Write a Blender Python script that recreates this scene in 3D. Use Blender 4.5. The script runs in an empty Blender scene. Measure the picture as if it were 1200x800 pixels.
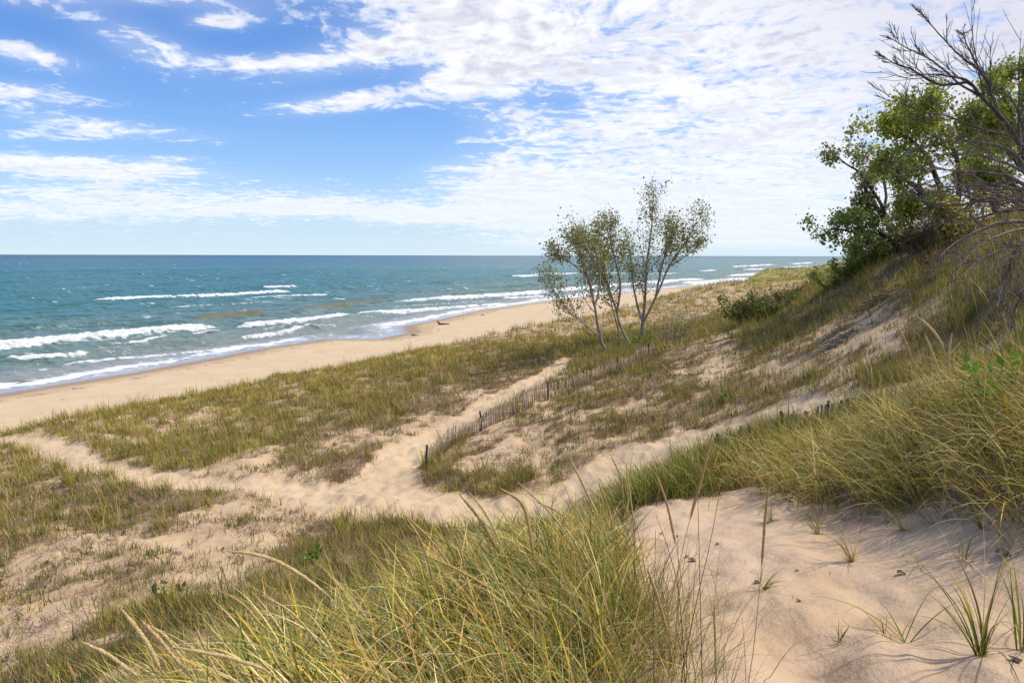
import bpy, math, random
import numpy as np
from mathutils import Vector

random.seed(7)
RNG = np.random.default_rng(11)
PI = math.pi
C = bpy.context.scene.collection
sc = bpy.context.scene
CAMZ = 13.0
PITCH = math.radians(7.18)
FPX = 800.0

# ------------------------------------------------------------------ helpers
def tag(o, label=None, cat=None, group=None, kind=None):
    if label: o['label'] = label
    if cat: o['category'] = cat
    if group: o['group'] = group
    if kind: o['kind'] = kind
    return o

def np_mesh(name, verts, faces, mat=None, parent=None, smooth=False, col=None, attrs=None, colname='tint'):
    """faces: (M,4) or (M,3) int array; verts (N,3)."""
    me = bpy.data.meshes.new(name)
    verts = np.asarray(verts, np.float32); faces = np.asarray(faces, np.int32)
    k = faces.shape[1]
    me.vertices.add(len(verts)); me.vertices.foreach_set('co', verts.ravel())
    me.loops.add(faces.size); me.loops.foreach_set('vertex_index', faces.ravel())
    me.polygons.add(len(faces))
    me.polygons.foreach_set('loop_start', np.arange(0, faces.size, k, dtype=np.int32))
    try: me.polygons.foreach_set('loop_total', np.full(len(faces), k, np.int32))
    except Exception: pass
    if smooth: me.polygons.foreach_set('use_smooth', np.ones(len(faces), bool))
    me.update(calc_edges=True)
    if col is not None:
        a = me.attributes.new(colname, 'FLOAT_COLOR', 'POINT')
        c4 = np.ones((len(verts), 4), np.float32); c4[:, :3] = col
        a.data.foreach_set('color', c4.ravel())
    if attrs:
        for n, v in attrs.items():
            a = me.attributes.new(n, 'FLOAT', 'POINT')
            a.data.foreach_set('value', np.asarray(v, np.float32))
    o = bpy.data.objects.new(name, me)
    C.objects.link(o)
    if mat: me.materials.append(mat)
    if parent: o.parent = parent
    return o

def empty(name, loc):
    o = bpy.data.objects.new(name, None); C.objects.link(o)
    o.location = loc; o.empty_display_size = .2
    return o

def place(o, origin):
    """re-base a mesh built in world space on its parent's origin"""
    me = o.data
    n = len(me.vertices); a = np.empty(n*3, np.float32)
    me.vertices.foreach_get('co', a); a = a.reshape(-1, 3) - np.asarray(origin, np.float32)
    me.vertices.foreach_set('co', a.ravel()); me.update()
    return o

# hash noise
def _h(ix, iy, seed):
    n = (ix.astype(np.int64)*374761393 + iy.astype(np.int64)*668265263 + seed*1442695041) & 0xffffffff
    n = ((n ^ (n >> 13)) * 1274126177) & 0xffffffff
    return ((n ^ (n >> 16)) & 0xffff) / 65535.0
def vnoise(x, y, seed=0):
    x = np.asarray(x, float); y = np.asarray(y, float)
    ix = np.floor(x); iy = np.floor(y); fx = x-ix; fy = y-iy
    fx = fx*fx*fx*(fx*(fx*6-15)+10); fy = fy*fy*fy*(fy*(fy*6-15)+10)
    a = _h(ix, iy, seed); b = _h(ix+1, iy, seed); c = _h(ix, iy+1, seed); d = _h(ix+1, iy+1, seed)
    return (a*(1-fx)+b*fx)*(1-fy)+(c*(1-fx)+d*fx)*fy
def fbm(x, y, seed=0, octv=4):
    s = 0; a = .5; t = 0
    for i in range(octv):
        s = s+a*vnoise(x*1.0, y*1.0, seed+i*17); t += a
        x, y = x*1.93+y*.55+3.1, y*1.93-x*.55+7.7; a *= .5
    return s/t
def sstep(a, b, x):
    t = np.clip((x-a)/(b-a), 0, 1); return t*t*(3-2*t)

# camera geometry: pixel of the 1200x800 photograph -> world ray
def ray(px, py):
    cx = (px-600)/FPX; cy = -(py-400)/FPX
    cp, sp = math.cos(PITCH), math.sin(PITCH)
    return np.array([cx, cp+cy*sp, -sp+cy*cp])
def W(px, py, Y):
    d = ray(px, py); return np.array([0, 0, CAMZ])+d*(Y/d[1])
def PD(px, py, D):
    d = ray(px, py); return np.array([0, 0, CAMZ])+d*(D/-d[2])

# ------------------------------------------------------------------ terrain
OY = -3.0
ctrl = []
for px, py, D in [
    # camera dune and near sand
    (1000,800,1.66),(1190,795,1.5),(800,800,1.72),(1190,690,1.52),(1000,700,1.72),(900,650,1.85),(1000,630,1.82),(850,600,2.12),
    (860,572,2.25),(780,620,2.15),(780,680,1.95),(1100,640,1.62),
    # left foreground crest
    (600,800,1.72),(400,800,1.85),(230,830,2.0),(400,755,2.15),(550,690,2.25),(650,650,2.35),(720,615,2.45),
    # middle bank
    (750,590,2.65),(850,552,2.75),(900,530,2.9),
    # right mound
    (1000,545,1.9),(1100,498,1.42),(1190,468,1.15),(1190,600,1.42),(1100,600,1.62),(1000,590,1.85),
    # behind the bank: second fence and path
    (880,515,4.0),(950,493,3.7),(1000,470,3.2),(1050,450,2.9),(1150,400,2.0),(860,505,4.8),(800,520,5.3),(720,540,5.9),
    # hillside on the right
    (1190,380,1.3),(1190,330,.6),(1100,380,1.8),(1100,330,.9),(1040,350,1.6),(1000,330,1.3),(970,338,1.9),(950,352,2.4),
    (935,360,3.0),(900,372,3.6),(850,395,4.1),(850,378,4.7),(900,348,5.2),(940,336,5.8),
    # hollow in the middle
    (650,430,6.3),(560,470,6.7),(480,540,6.9),(560,560,6.6),(620,520,6.3),(700,480,5.6),(700,420,5.9),(760,410,5.3),(800,440,4.9),
    (800,400,5.0),(860,470,4.6),(950,420,3.4),(950,380,3.0),(1030,380,2.2),(1030,430,2.8),(600,595,6.6),(540,600,6.7),
    # left
    (300,570,7.0),(100,540,7.6),(60,520,8.0),(200,520,7.7),(400,480,7.3),(400,540,7.0),(200,600,7.0),(0,600,7.5),(100,650,6.8),
    (0,700,6.8),(250,680,6.3),(400,620,6.6),(480,600,6.6),(0,790,5.8),(150,780,5.2),(350,690,5.7),(-150,600,8),(-200,750,7),
    (300,730,5.2),
    # foredune crest
    (-200,548,8.4),(0,510,8.3),(100,492,8.1),(200,472,8.1),(290,452,8.1),(380,434,7.9),(500,410,7.8),(640,379,7.5),(720,365,7.6),(800,348,7.8),(870,338,8.0),(930,327,8.5),(955,322,9)]:
    p = PD(px, py, D); ctrl.append((p[0], p[1], D))
for px, py, Y in [(1190,272,20),(1195,250,27),(1130,290,28),(1050,296,33),(1010,306,36)]:
    p = W(px, py, Y); ctrl.append((p[0], p[1], CAMZ-p[2]))
ctrl += [(0,0,1.58),(0,-2.4,1.3),(-3,-2,2.0),(3,-2,1.0),(3,.6,1.25),(-2.4,.6,2.1),(-5,1.5,4.2),(-8,3,6.0),(6,0,.5),(8,4,.5),(-1.1,1,1.75),(1,1,1.5),
         (-5,5,5.8),(-3,6.5,5.6),(0,8.5,5.0),(-1.4,5.2,4.3),(-.5,6.3,4.2),(-2.4,4.6,4.6),(.1,7.2,4.3),(2.6,11.2,4.6),(5.4,10,3.2),(9,9,1.4),(14,10,.2),(20,14,-1),
         (25,55,2.0),(40,60,-1),(30,40,-1.5),(60,100,-3),(35,110,4),(70,200,4),(150,250,-2),(200,330,2),(400,700,3),(1200,2000,2),
         (90,60,-4),(150,100,-5),(500,300,-6),(1500,700,-6),(3000,2500,-3),(15,9,.0)]
ctrl = np.array(ctrl)
def warp(x, y):
    dy = np.maximum(y-OY, .3)
    return np.arctan2(x, dy)*2.2, np.log(np.hypot(x, y-OY)+.4)
def tps_fit(u, v, val, reg=.002):
    n = len(u); r2 = (u[:, None]-u[None])**2+(v[:, None]-v[None])**2
    K = .5*r2*np.log(r2+1e-12)+np.eye(n)*reg
    P = np.c_[np.ones(n), u, v]
    A = np.zeros((n+3, n+3)); A[:n, :n] = K; A[:n, n:] = P; A[n:, :n] = P.T
    return np.linalg.solve(A, np.r_[val, 0, 0, 0])
def tps_eval(w, cu, cv, u, v):
    out = w[-3]+w[-2]*u+w[-1]*v
    for i in range(len(cu)):
        r2 = (u-cu[i])**2+(v-cv[i])**2
        out = out+w[i]*.5*r2*np.log(r2+1e-12)
    return out
CU, CV = warp(ctrl[:, 0], ctrl[:, 1])
TW = tps_fit(CU, CV, ctrl[:, 2])

def polydist(x, y, pts):
    """signed distance to an open polyline; positive on its right hand side; also arc parameter"""
    best = np.full(x.shape, 1e18); sgn = np.ones(x.shape); par = np.zeros(x.shape); acc = 0
    for (ax, ay), (bx, by) in zip(pts[:-1], pts[1:]):
        dx, dy = bx-ax, by-ay; L2 = dx*dx+dy*dy; L = math.sqrt(L2)
        t = np.clip(((x-ax)*dx+(y-ay)*dy)/L2, 0, 1)
        ex = x-ax-t*dx; ey = y-ay-t*dy; d2 = ex*ex+ey*ey
        s = np.where(dx*ey-dy*ex < 0, 1., -1.)
        m = d2 < best
        best = np.where(m, d2, best); sgn = np.where(m, s, sgn); par = np.where(m, acc+t*L, par); acc += L
    return np.sqrt(best)*sgn, par

shore = [tuple(PD(px, py, 13.0)[:2]) for px, py in
         [(-420,545),(-200,499),(0,462),(150,438),(300,410),(380,397.5),(440,397.5),(472,391),(466,383),(505,376),(560,364),(640,352.5),(720,343.5),(800,335.5),(870,328),(930,320),(960,314)]]
shore += [(420, 900), (1500, 3000), (9000, 16000)]
foot = []
cr = [PD(px, py, D)[:2] for px, py, D in [(-420,595,8.8),(-200,548,8.4),(0,510,8.3),(200,472,8.1),(380,434,7.9),(500,410,7.8),(640,379,7.5),(720,365,7.6),(800,348,7.8),(870,338,8.0),(930,327,8.5),(955,322,9)]]
cr.append(np.array([450, 890.])); cr.append(np.array([1540, 2990.])); cr.append(np.array([9060, 15980.]))
for i in range(len(cr)):
    a = cr[max(0, i-1)]; b = cr[min(len(cr)-1, i+1)]; t = (b-a)/np.linalg.norm(b-a)
    foot.append(tuple(cr[i]+np.array([-t[1], t[0]])*6.0))

def height_raw(x, y):
    u, v = warp(x, y)
    D = tps_eval(TW, CU, CV, u, v)
    D = np.clip(D, -9, 9.3)
    r = np.hypot(x, y)
    z = CAMZ-D
    amp = sstep(6, 12, r)
    hs = sstep(.2, .42, x/np.maximum(y, 1))
    z = z+amp*((fbm(x*.45, y*.45, 3, 3)-.5)*(.36-.18*hs)+(fbm(x*1.7, y*1.7, 9, 3)-.5)*(.24-.10*hs))
    z = z+(fbm(x*1.1, y*1.1, 5, 3)-.5)*.10+(fbm(x*5, y*5, 25, 3)-.5)*.045*sstep(40, 10, r)
    s, _ = polydist(x, y, shore); t, _ = polydist(x, y, foot)
    tw = t+(fbm(x*.16, y*.16, 41, 3)-.5)*5.0
    bz = np.where(s < 0, s*.055, .085*s-.0026*np.minimum(s, 16)**2)
    bz = np.where(s > 16, .085*16-.0026*256+(s-16)*.035, bz)
    bz = np.minimum(bz, 1.9)+(fbm(x*.9, y*.9, 61, 3)-.5)*.07*sstep(1, 6, s)
    k = sstep(-1.5, 6.5, tw)
    return bz*(1-k)+z*k, s, t

R_ = np.concatenate([np.exp(np.linspace(math.log(.6), math.log(60), 930)), np.exp(np.linspace(math.log(60), math.log(14000), 480))[1:]])
T_ = np.radians(np.linspace(-64, 66, 660))
RR, TT = np.meshgrid(R_, T_, indexing='ij')
GX = RR*np.sin(TT); GY = RR*np.cos(TT)+OY
GZ, GS, GT = height_raw(GX, GY)

# footpaths, as world polylines on the dune
lnR = np.log(R_)
def lookup(F, x, y):
    x = np.asarray(x, float); y = np.asarray(y, float)
    r = np.clip(np.hypot(x, y-OY), R_[0], R_[-1]*.999); th = np.arctan2(x, y-OY)
    i = np.clip(np.searchsorted(R_, r)-1, 0, len(R_)-2)
    fi = (r-R_[i])/(R_[i+1]-R_[i])
    fj = np.clip((th-T_[0])/(T_[1]-T_[0]), 0, len(T_)-1.001); j = fj.astype(int); fj = fj-j
    return (F[i, j]*(1-fi)*(1-fj)+F[i+1, j]*fi*(1-fj)+F[i, j+1]*(1-fi)*fj+F[i+1, j+1]*fi*fj)
def G(px, py, start=1.2):
    """where the line of sight of a photo pixel meets the ground"""
    d = ray(px, py); d = d/d[1]
    Y = start*np.exp(np.arange(0, 1500)*.0045)
    z = CAMZ+d[2]*Y; g = lookup(GZ, d[0]*Y, Y)
    k = np.argmax(z < g)
    if z[k] >= g[k]: k = len(Y)-1
    a = z[k-1]-g[k-1]; b = g[k]-z[k]; y = Y[k-1]+(Y[k]-Y[k-1])*(a/(a+b+1e-9))
    return np.array([d[0]*y, y, float(lookup(GZ, d[0]*y, y))])
def HZ(x, y): return float(lookup(GZ, x, y))

paths = [([(8,514),(60,520),(100,541),(150,556),(230,565),(330,572),(400,580),(455,584),(520,592),(590,596),(640,588)], 1.05, [.9,.9,.9,.8,.8,1.1,1.4,1.8,1.4,1.1,.9]),
         ([(425,584),(452,553),(490,522),(540,494),(590,467),(640,441),(664,421)], 1.0, [1.5,1.2,1.1,.9,1.0,1.0,.6]),
         ([(640,588),(740,537),(800,515),(850,503),(900,488),(980,474),(1060,450),(1130,420),(1180,397)], 1.15, [1,1,1,1,1,.75,.5,.32,.25])]
PATHW = []
PM = np.zeros_like(GX)
near = RR < 90
xs, ys = GX[near], GY[near]
pm = np.zeros_like(xs)
for pts, w0, ws in paths:
    wp = [G(a, b, 9.0) for a, b in pts]
    p2 = [(p[0], p[1]) for p in wp]; PATHW.append(p2)
    d, par = polydist(xs, ys, p2)
    L = [0]
    for a, b in zip(p2[:-1], p2[1:]): L.append(L[-1]+math.hypot(b[0]-a[0], b[1]-a[1]))
    wid = np.interp(par, L, np.array(ws)*w0)
    wob = (fbm(xs*.8, ys*.8, 77, 3)-.5)*.9
    pm = np.maximum(pm, sstep(1.0, .55, (np.abs(d)+wob)/wid))
PM[near] = pm
# the feet have worn the paths in and left dimples
GZ = GZ-PM*.10
foots = (vnoise(GX*3.2, GY*3.2, 90)-.5)*.10+(vnoise(GX*6.5, GY*6.5, 91)-.5)*.05
GZ = GZ+PM*foots*sstep(60, 25, RR)
GZ = GZ+(1-PM)*(GT > 3)*(foots*.75*sstep(.42, .56, fbm(GX*.7, GY*.7, 95, 3))+(fbm(GX*2.2, GY*1.2, 97, 3)-.5)*.09+(fbm(GX*9, GY*5, 98, 2)-.5)*.022)*sstep(14, 8, RR)

# ------------------------------------------------------------------ vegetation map (world space, spread between measured spots)
veg = []
for px, py, d, q, yv in [
    (40,505,.7,.1,.7),(100,492,.8,.1,.7),(200,478,.8,.1,.8),(300,458,.85,.1,.8),(400,437,.9,.1,.9),(500,417,.9,.1,.9),(620,395,.8,.1,.9),(720,376,.8,.1,.9),(830,357,.9,.1,.9),(930,331,1,.1,1),
    (170,502,.65,.1,.6),(300,498,.6,.2,.5),(650,398,.6,.2,.8),(380,455,.8,.2,.7),(240,490,.6,.1,.6),
    (200,535,.85,.2,.5),(270,530,.85,.2,.4),(350,505,.8,.3,.4),(450,480,.95,.3,.4),(550,440,.95,.4,.3),(640,412,.9,.4,.2),(700,406,1,.4,.1),
    (400,540,.8,.7,.2),(360,545,.5,.7,.2),(300,545,.35,.6,.3),(460,500,.8,.7,.2),(520,468,.7,.8,.1),(570,450,.8,.7,.1),(600,445,.6,.8,.1),
    (500,492,.3,.8,.2),(450,512,.35,.8,.2),(560,465,.25,.8,.1),(420,525,.5,.8,.2),
    (530,530,.5,.5,.3),(510,570,.9,.3,.4),(480,560,.6,.4,.4),(560,572,.9,.3,.4),(610,565,.85,.4,.3),(650,562,.8,.4,.3),
    (560,520,.36,.8,.2),(600,500,.40,.8,.2),(580,540,.32,.7,.3),(650,480,.48,.7,.2),(700,470,.6,.6,.3),(740,460,.5,.6,.2),(690,500,.5,.5,.3),(640,530,.3,.5,.3),(700,445,.65,.6,.2),(740,440,.7,.6,.1),
    (800,440,.58,.7,.1),(850,420,.38,.85,.1),(860,450,.65,.5,.2),(800,470,.7,.4,.3),(900,470,.65,.4,.3),(770,490,.55,.4,.3),(900,430,.44,.85,.1),(950,440,.58,.6,.2),
    (1000,400,.38,.75,.3),(960,390,.48,.75,.3),(1030,372,.36,.75,.3),(1050,400,.42,.75,.3),(1060,430,.5,.7,.3),(1090,370,.62,.7,.4),(1000,440,.5,.4,.3),(820,400,.5,.7,.1),(850,382,.75,.6,.2),(800,380,.85,.5,.4),(900,392,.85,.35,.3),(900,352,.95,.4,.6),
    (960,352,.95,.4,.3),(1000,332,.95,.5,.4),(1050,322,1,.6,.4),(1100,322,1,.5,.5),(1150,330,.95,.5,.5),(1190,300,1,.6,.3),(1190,350,1,.5,.2),(1150,360,1,.5,.2),(1130,370,.85,.4,.2),(1100,400,.75,.5,.2),(1180,400,.7,.5,.2),
    (30,560,.85,.2,.5),(100,580,.9,.4,.4),(150,600,.8,.7,.2),(50,600,.9,.4,.4),(200,590,.7,.6,.3),(0,640,.7,.7,.2),(80,632,.42,.8,.3),(150,640,.38,.7,.3),(200,650,.36,.7,.3),(250,620,.28,.7,.3),(300,600,.4,.6,.3),(350,600,.3,.6,.3),
    (140,672,.55,.7,.3),(165,655,.5,.6,.3),(30,690,.55,.7,.3),(80,715,.12,.6,.3),(20,735,.12,.6,.3),(230,690,.12,.6,.3),(180,700,.2,.7,.3),(270,660,.12,.6,.3),(300,640,.2,.6,.3),(350,640,.62,.8,.2),(400,620,.78,.6,.3),(450,630,.80,.45,.3),(420,660,.75,.75,.2),(370,640,.6,.8,.2),
    (330,680,.72,.85,.2),(250,730,.78,.75,.2),(150,740,.7,.65,.3),(100,770,.75,.75,.2),(50,790,.75,.8,.2),(300,760,.85,.7,.2),(220,790,.85,.7,.2),(400,690,.8,.7,.2),(500,630,.85,.5,.3),(550,620,.85,.4,.3),
    (860,512,.9,.4,.3),(940,490,.9,.4,.3),(1050,440,.8,.4,.3),(0,590,.8,.4,.4)]:
    p = G(px, py, 6.5); veg.append((p[0], p[1], d, q, yv))
veg += [(0,7.5,.9,.6,.3),(-2,6,.85,.75,.2),(3,10,.9,.3,.3),(8,9,.9,.4,.3),(-4,4,.8,.75,.2),(-3,8,.8,.8,.2),(30,60,.9,.4,.3),(80,150,1,.3,.5),(60,60,.9,.4,.3),(150,220,1,.3,.8),(300,600,1,.2,1),(1500,2900,1,.2,.8)]
veg = np.array(veg); VU, VV = warp(veg[:, 0], veg[:, 1])
def veg_at(x, y):
    u, v = warp(x, y); ws = 0; acc = [0, 0, 0]
    for i in range(len(veg)):
        w = 1/((u-VU[i])**2+(v-VV[i])**2+.0006)**1.6
        ws = ws+w
        for k in range(3): acc[k] = acc[k]+w*veg[i, 2+k]
    return [a/ws for a in acc]
VD, VQ, VYY = veg_at(GX, GY)
Y0 = GY
# near ground: left clump, bank, right mound, bare sand between them
nz = (fbm(GX*1.5, GY*1.5, 31, 3)-.5)
edge = GX-(.165*GY+.02)+nz*.25
left = sstep(.12, -.12, edge)*sstep(5.3, 4.5, GY+nz-.25*GX)*sstep(-.62, -.40, GX/np.maximum(GY, .4)+nz*.2+.10)
slopeL = sstep(.12, -.12, edge)*(GY < 8)*(1-left)
bank = sstep(.0, .3, GX-.04*GY+nz*.3)*sstep(5.85, 6.2, GY+.25*(GX-1.5)+nz*.8)*sstep(.0, .4, .42*GY-GX+.3)
bank = bank*sstep(10.2, 8.6, GY+nz)*sstep(.34, .28, GX/GY)
mound = sstep(-.15, .25, GX-2.12-(6-GY)*.26+nz*.5)*sstep(3.2, 3.6, GY+nz*.6)*sstep(8.0, 7.0, GY)
NEARD = np.clip(np.maximum(np.maximum(left, bank), np.maximum(mound, slopeL*(.25+.75*sstep(.40, .60, fbm(GX*1.3, GY*1.3, 171, 3))))), 0, 1)
blend = sstep(7.0, 9.0, GY)
TOPVEG = NEARD*(1-blend)+VD*blend
TOPVEG = np.where(GY < 7.5, NEARD*(1-blend)+VD*blend, VD)
TOPVEG = TOPVEG*sstep(-1.0, 1.6, GT+(fbm(GX*.5, GY*.5, 51, 3)-.5)*4)*(1-PM*.97)
clump = fbm(GX*.9, GY*1.1, 71, 4)
clumpf = fbm(GX*3.1, GY*3.1, 72, 3)
# coverage: where tufts actually stand
COV = sstep(-.09, .13, TOPVEG-(1-(clump*.6+clumpf*.4))*1.25+.12)
COV = np.where(GY < 7.0, NEARD, COV)*(1-PM*.97)
COV = COV*(1-.6*((GY > 11) & (GY < 18.5) & (GX > .02*GY) & (GX < .36*GY))*sstep(0, .2, fbm(GX, GY, 7, 2)-.35))
VEGLIT = np.clip(COV*(.30+.65*VQ)*(1-.45*VYY)+.55*sstep(.46, .62, fbm(GX*1.3, GY*1.3, 201, 3))*VD*(1-PM)*(GT > 2)*(GY > 7.5), 0, 1)

# ------------------------------------------------------------------ node helper
class NT:
    def __init__(s, tree): s.t = tree; s.n = tree.nodes; s.l = tree.links
    def new(s, typ, **kw):
        n = s.n.new(typ)
        for k, v in kw.items(): setattr(n, k, v)
        return n
    def link(s, a, b): s.l.new(a, b)
    def _set(s, sock, v):
        if isinstance(v, (int, float)): sock.default_value = v
        elif isinstance(v, (tuple, list)): sock.default_value = v if len(v) == len(sock.default_value) else (*v, 1)
        else: s.link(v, sock)
    def m(s, op, a, b=0., c=None, clamp=False):
        n = s.new('ShaderNodeMath', operation=op, use_clamp=clamp)
        s._set(n.inputs[0], a); s._set(n.inputs[1], b)
        if c is not None: s._set(n.inputs[2], c)
        return n.outputs[0]
    def ss(s, lo, hi, v):
        n = s.new('ShaderNodeMapRange', interpolation_type='SMOOTHSTEP')
        s._set(n.inputs['Value'], v); s._set(n.inputs['From Min'], lo); s._set(n.inputs['From Max'], hi)
        return n.outputs[0]
    def mr(s, v, a, b, c, d):
        n = s.new('ShaderNodeMapRange'); s._set(n.inputs['Value'], v)
        for k, q in zip(('From Min', 'From Max', 'To Min', 'To Max'), (a, b, c, d)): s._set(n.inputs[k], q)
        return n.outputs[0]
    def mix(s, f, a, b, blend='MIX'):
        n = s.new('ShaderNodeMix', data_type='RGBA', blend_type=blend)
        s._set(n.inputs[0], f); s._set(n.inputs[6], a); s._set(n.inputs[7], b)
        return n.outputs[2]
    def noise(s, vec, scale, detail=3, rough=.5, dist=0., out=0, **kw):
        n = s.new('ShaderNodeTexNoise', **kw); s._set(n.inputs['Scale'], scale)
        n.inputs['Detail'].default_value = detail; n.inputs['Roughness'].default_value = rough
        n.inputs['Distortion'].default_value = dist
        if vec is not None: s.link(vec, n.inputs['Vector'])
        return n.outputs[out]
    def map(s, vec, scale=(1, 1, 1), rot=(0, 0, 0), loc=(0, 0, 0)):
        n = s.new('ShaderNodeMapping'); s.link(vec, n.inputs[0])
        n.inputs['Location'].default_value = loc; n.inputs['Rotation'].default_value = rot; n.inputs['Scale'].default_value = scale
        return n.outputs[0]
    def attr(s, name, out='Fac'):
        return s.new('ShaderNodeAttribute', attribute_name=name).outputs[out]
    def comb(s, x, y, z):
        n = s.new('ShaderNodeCombineXYZ')
        s._set(n.inputs[0], x); s._set(n.inputs[1], y); s._set(n.inputs[2], z); return n.outputs[0]
def new_mat(name):
    m = bpy.data.materials.new(name); m.use_nodes = True
    t = NT(m.node_tree); t.b = m.node_tree.nodes['Principled BSDF']; t.o = m.node_tree.nodes['Material Output']
    return m, t

# ------------------------------------------------------------------ ground materials
def sand_mat(name, kind):
    m, t = new_mat(name)
    pos = t.new('ShaderNodeNewGeometry').outputs['Position']
    big = t.noise(pos, .35, 3); mid = t.noise(pos, 2.2, 4, .6); fine = t.noise(pos, 160, 2, .7); grain = t.noise(pos, 700, 1, .5)
    c = t.mix(t.ss(.35, .65, big), (.49, .345, .205), (.58, .42, .265))
    c = t.mix(t.m('MULTIPLY', t.ss(.42, .75, mid), .55), c, (.45, .285, .15))
    c = t.mix(t.m('MULTIPLY', t.ss(.56, .72, fine), .22), c, (.26, .17, .11))
    c = t.mix(t.m('MULTIPLY', t.ss(.60, .72, grain), .25), c, (.20, .14, .10))
    if kind == 'beach':
        s = t.attr('shoredist')
        wn = t.m('ADD', s, t.m('MULTIPLY', t.m('SUBTRACT', t.noise(t.map(pos, (.12, .12, .12)), 1, 4, .6), .5), 5.5))
        wet = t.m('SUBTRACT', 1., t.ss(2.4, 3.8, wn)); damp = t.m('SUBTRACT', 1., t.ss(4.6, 6.2, wn))
        film = t.m('SUBTRACT', 1., t.ss(.4, 2.2, s))
        c = t.mix(.45, c, (.63, .50, .33))
        # wrack line and foot-worn lane
        wl = t.m('MULTIPLY', t.ss(.50, .62, t.noise(pos, 1.1, 4, .7)), t.m('MULTIPLY', t.ss(5.0, 5.6, wn), t.m('SUBTRACT', 1., t.ss(5.9, 7.2, wn))))
        c = t.mix(t.m('MULTIPLY', wl, .8), c, (.20, .13, .08))
        c = t.mix(t.m('MULTIPLY', damp, .45), c, (.37, .235, .135))
        c = t.mix(t.m('MULTIPLY', wet, .7), c, (.27, .165, .105))
        t._set(t.b.inputs['Roughness'], t.mr(t.m('MAXIMUM', t.m('MULTIPLY', wet, .45), film), 0, 1, .92, .12))
    else:
        lit = t.attr('litter')
        ln = t.noise(pos, 14, 5, .75); ln2 = t.noise(t.map(pos, (9, 30, 9), (0, 0, .5)), 1, 4, .7)
        f = t.ss(.0, .35, t.m('SUBTRACT', t.m('ADD', t.m('MULTIPLY', lit, 1.05), t.m('MULTIPLY', ln, .8)), .72))
        lc = t.mix(t.ss(.35, .65, ln2), (.14, .085, .05), (.30, .20, .125))
        c = t.mix(t.m('MULTIPLY', f, .9), c, lc)
        far = t.ss(75, 150, t.attr('dist'))
        gcol = t.mix(t.ss(.38, .62, t.noise(t.map(pos, (1, 1, 1)), .5, 5, .7)), (.22, .20, .055), (.36, .31, .10))
        c = t.mix(t.m('MULTIPLY', far, t.m('MULTIPLY', t.attr('cover'), .9)), c, gcol)
        t.b.inputs['Roughness'].default_value = .95
    if kind == 'path':
        c = t.mix(.4, c, (.62, .475, .31))
    if kind == 'dune':
        c = t.mix(t.m('MULTIPLY', t.m('SUBTRACT', 1., t.ss(9, 14, t.attr('dist'))), .75), c, t.mix(1., c, (.99, .985, 1.06), 'MULTIPLY'))
    t.link(c, t.b.inputs['Base Color'])
    t.b.inputs['Specular IOR Level'].default_value = .25
    b1 = t.noise(pos, 3.5, 5, .6); b2 = t.noise(pos, 28, 6, .75)
    v = t.new('ShaderNodeTexVoronoi', feature='SMOOTH_F1'); v.inputs['Scale'].default_value = 4.2
    t.link(t.map(pos, (1, 1, .2)), v.inputs['Vector'])
    h = t.m('ADD', t.m('MULTIPLY', b1, 1.), t.m('MULTIPLY', b2, .16))
    h = t.m('ADD', h, t.m('MULTIPLY', v.outputs['Distance'], {'path': .9, 'beach': .25, 'dune': .25}[kind]))
    h = t.m('ADD', h, t.m('MULTIPLY', fine, .02))
    # wind ripples
    wv = t.new('ShaderNodeTexWave', wave_type='BANDS', bands_direction='DIAGONAL'); wv.inputs['Scale'].default_value = 2.4
    wv.inputs['Distortion'].default_value = 7; wv.inputs['Detail'].default_value = 2; t.link(pos, wv.inputs['Vector'])
    h = t.m('ADD', h, t.m('MULTIPLY', wv.outputs['Fac'], .05 if kind == 'dune' else .0))
    bp = t.new('ShaderNodeBump'); bp.inputs['Distance'].default_value = .10; bp.inputs['Strength'].default_value = .46
    t.link(h, bp.inputs['Height']); t.link(bp.outputs[0], t.b.inputs['Normal'])
    return m
M_dune = sand_mat('dune_sand', 'dune'); M_path = sand_mat('path_sand', 'path'); M_beach = sand_mat('beach_sand', 'beach')

# ------------------------------------------------------------------ build ground pieces from the one sheet
nr, nt = GX.shape
V = np.stack([GX, GY, GZ], -1).reshape(-1, 3)
idx = np.arange(nr*nt).reshape(nr, nt)
F = np.stack([idx[:-1, :-1], idx[:-1, 1:], idx[1:, 1:], idx[1:, :-1]], -1).reshape(-1, 4)
def fm(A): return (A[:-1, :-1]+A[1:, 1:]).reshape(-1)*.5
fS, fT, fP = fm(GS), fm(GT), fm(PM)
du = np.zeros_like(V.reshape(nr, nt, 3)); dv = du.copy(); Vg = V.reshape(nr, nt, 3)
du = np.gradient(Vg, axis=0); dv = np.gradient(Vg, axis=1)
N = np.cross(dv, du); N /= np.linalg.norm(N, axis=-1, keepdims=True)+1e-12
if N[500, 300, 2] < 0: N = -N
F = F if np.cross(Vg[0, 1]-Vg[0, 0], Vg[1, 1]-Vg[0, 1])[2] > 0 else F[:, ::-1]
Nf = N.reshape(-1, 3)
def piece(name, mask, mat):
    f = F[mask]; used = np.unique(f); remap = np.full(len(V), -1, np.int64); remap[used] = np.arange(len(used))
    o = np_mesh(name, V[used], remap[f], mat, smooth=True,
                attrs={'shoredist': GS.ravel()[used], 'litter': VEGLIT.ravel()[used], 'dist': RR.ravel()[used], 'cover': COV.ravel()[used]})
    o.data.normals_split_custom_set_from_vertices([tuple(n) for n in Nf[used]])
    tag(o, kind='structure'); return o
keep = fS > -25
is_path = (fP > .5) & (fT > 0)
is_beach = (fT <= 0)
piece('beach', keep & is_beach, M_beach)
piece('sand_path', keep & is_path & ~is_beach, M_path)
piece('dune_ground', keep & ~is_path & ~is_beach, M_dune)

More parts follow.
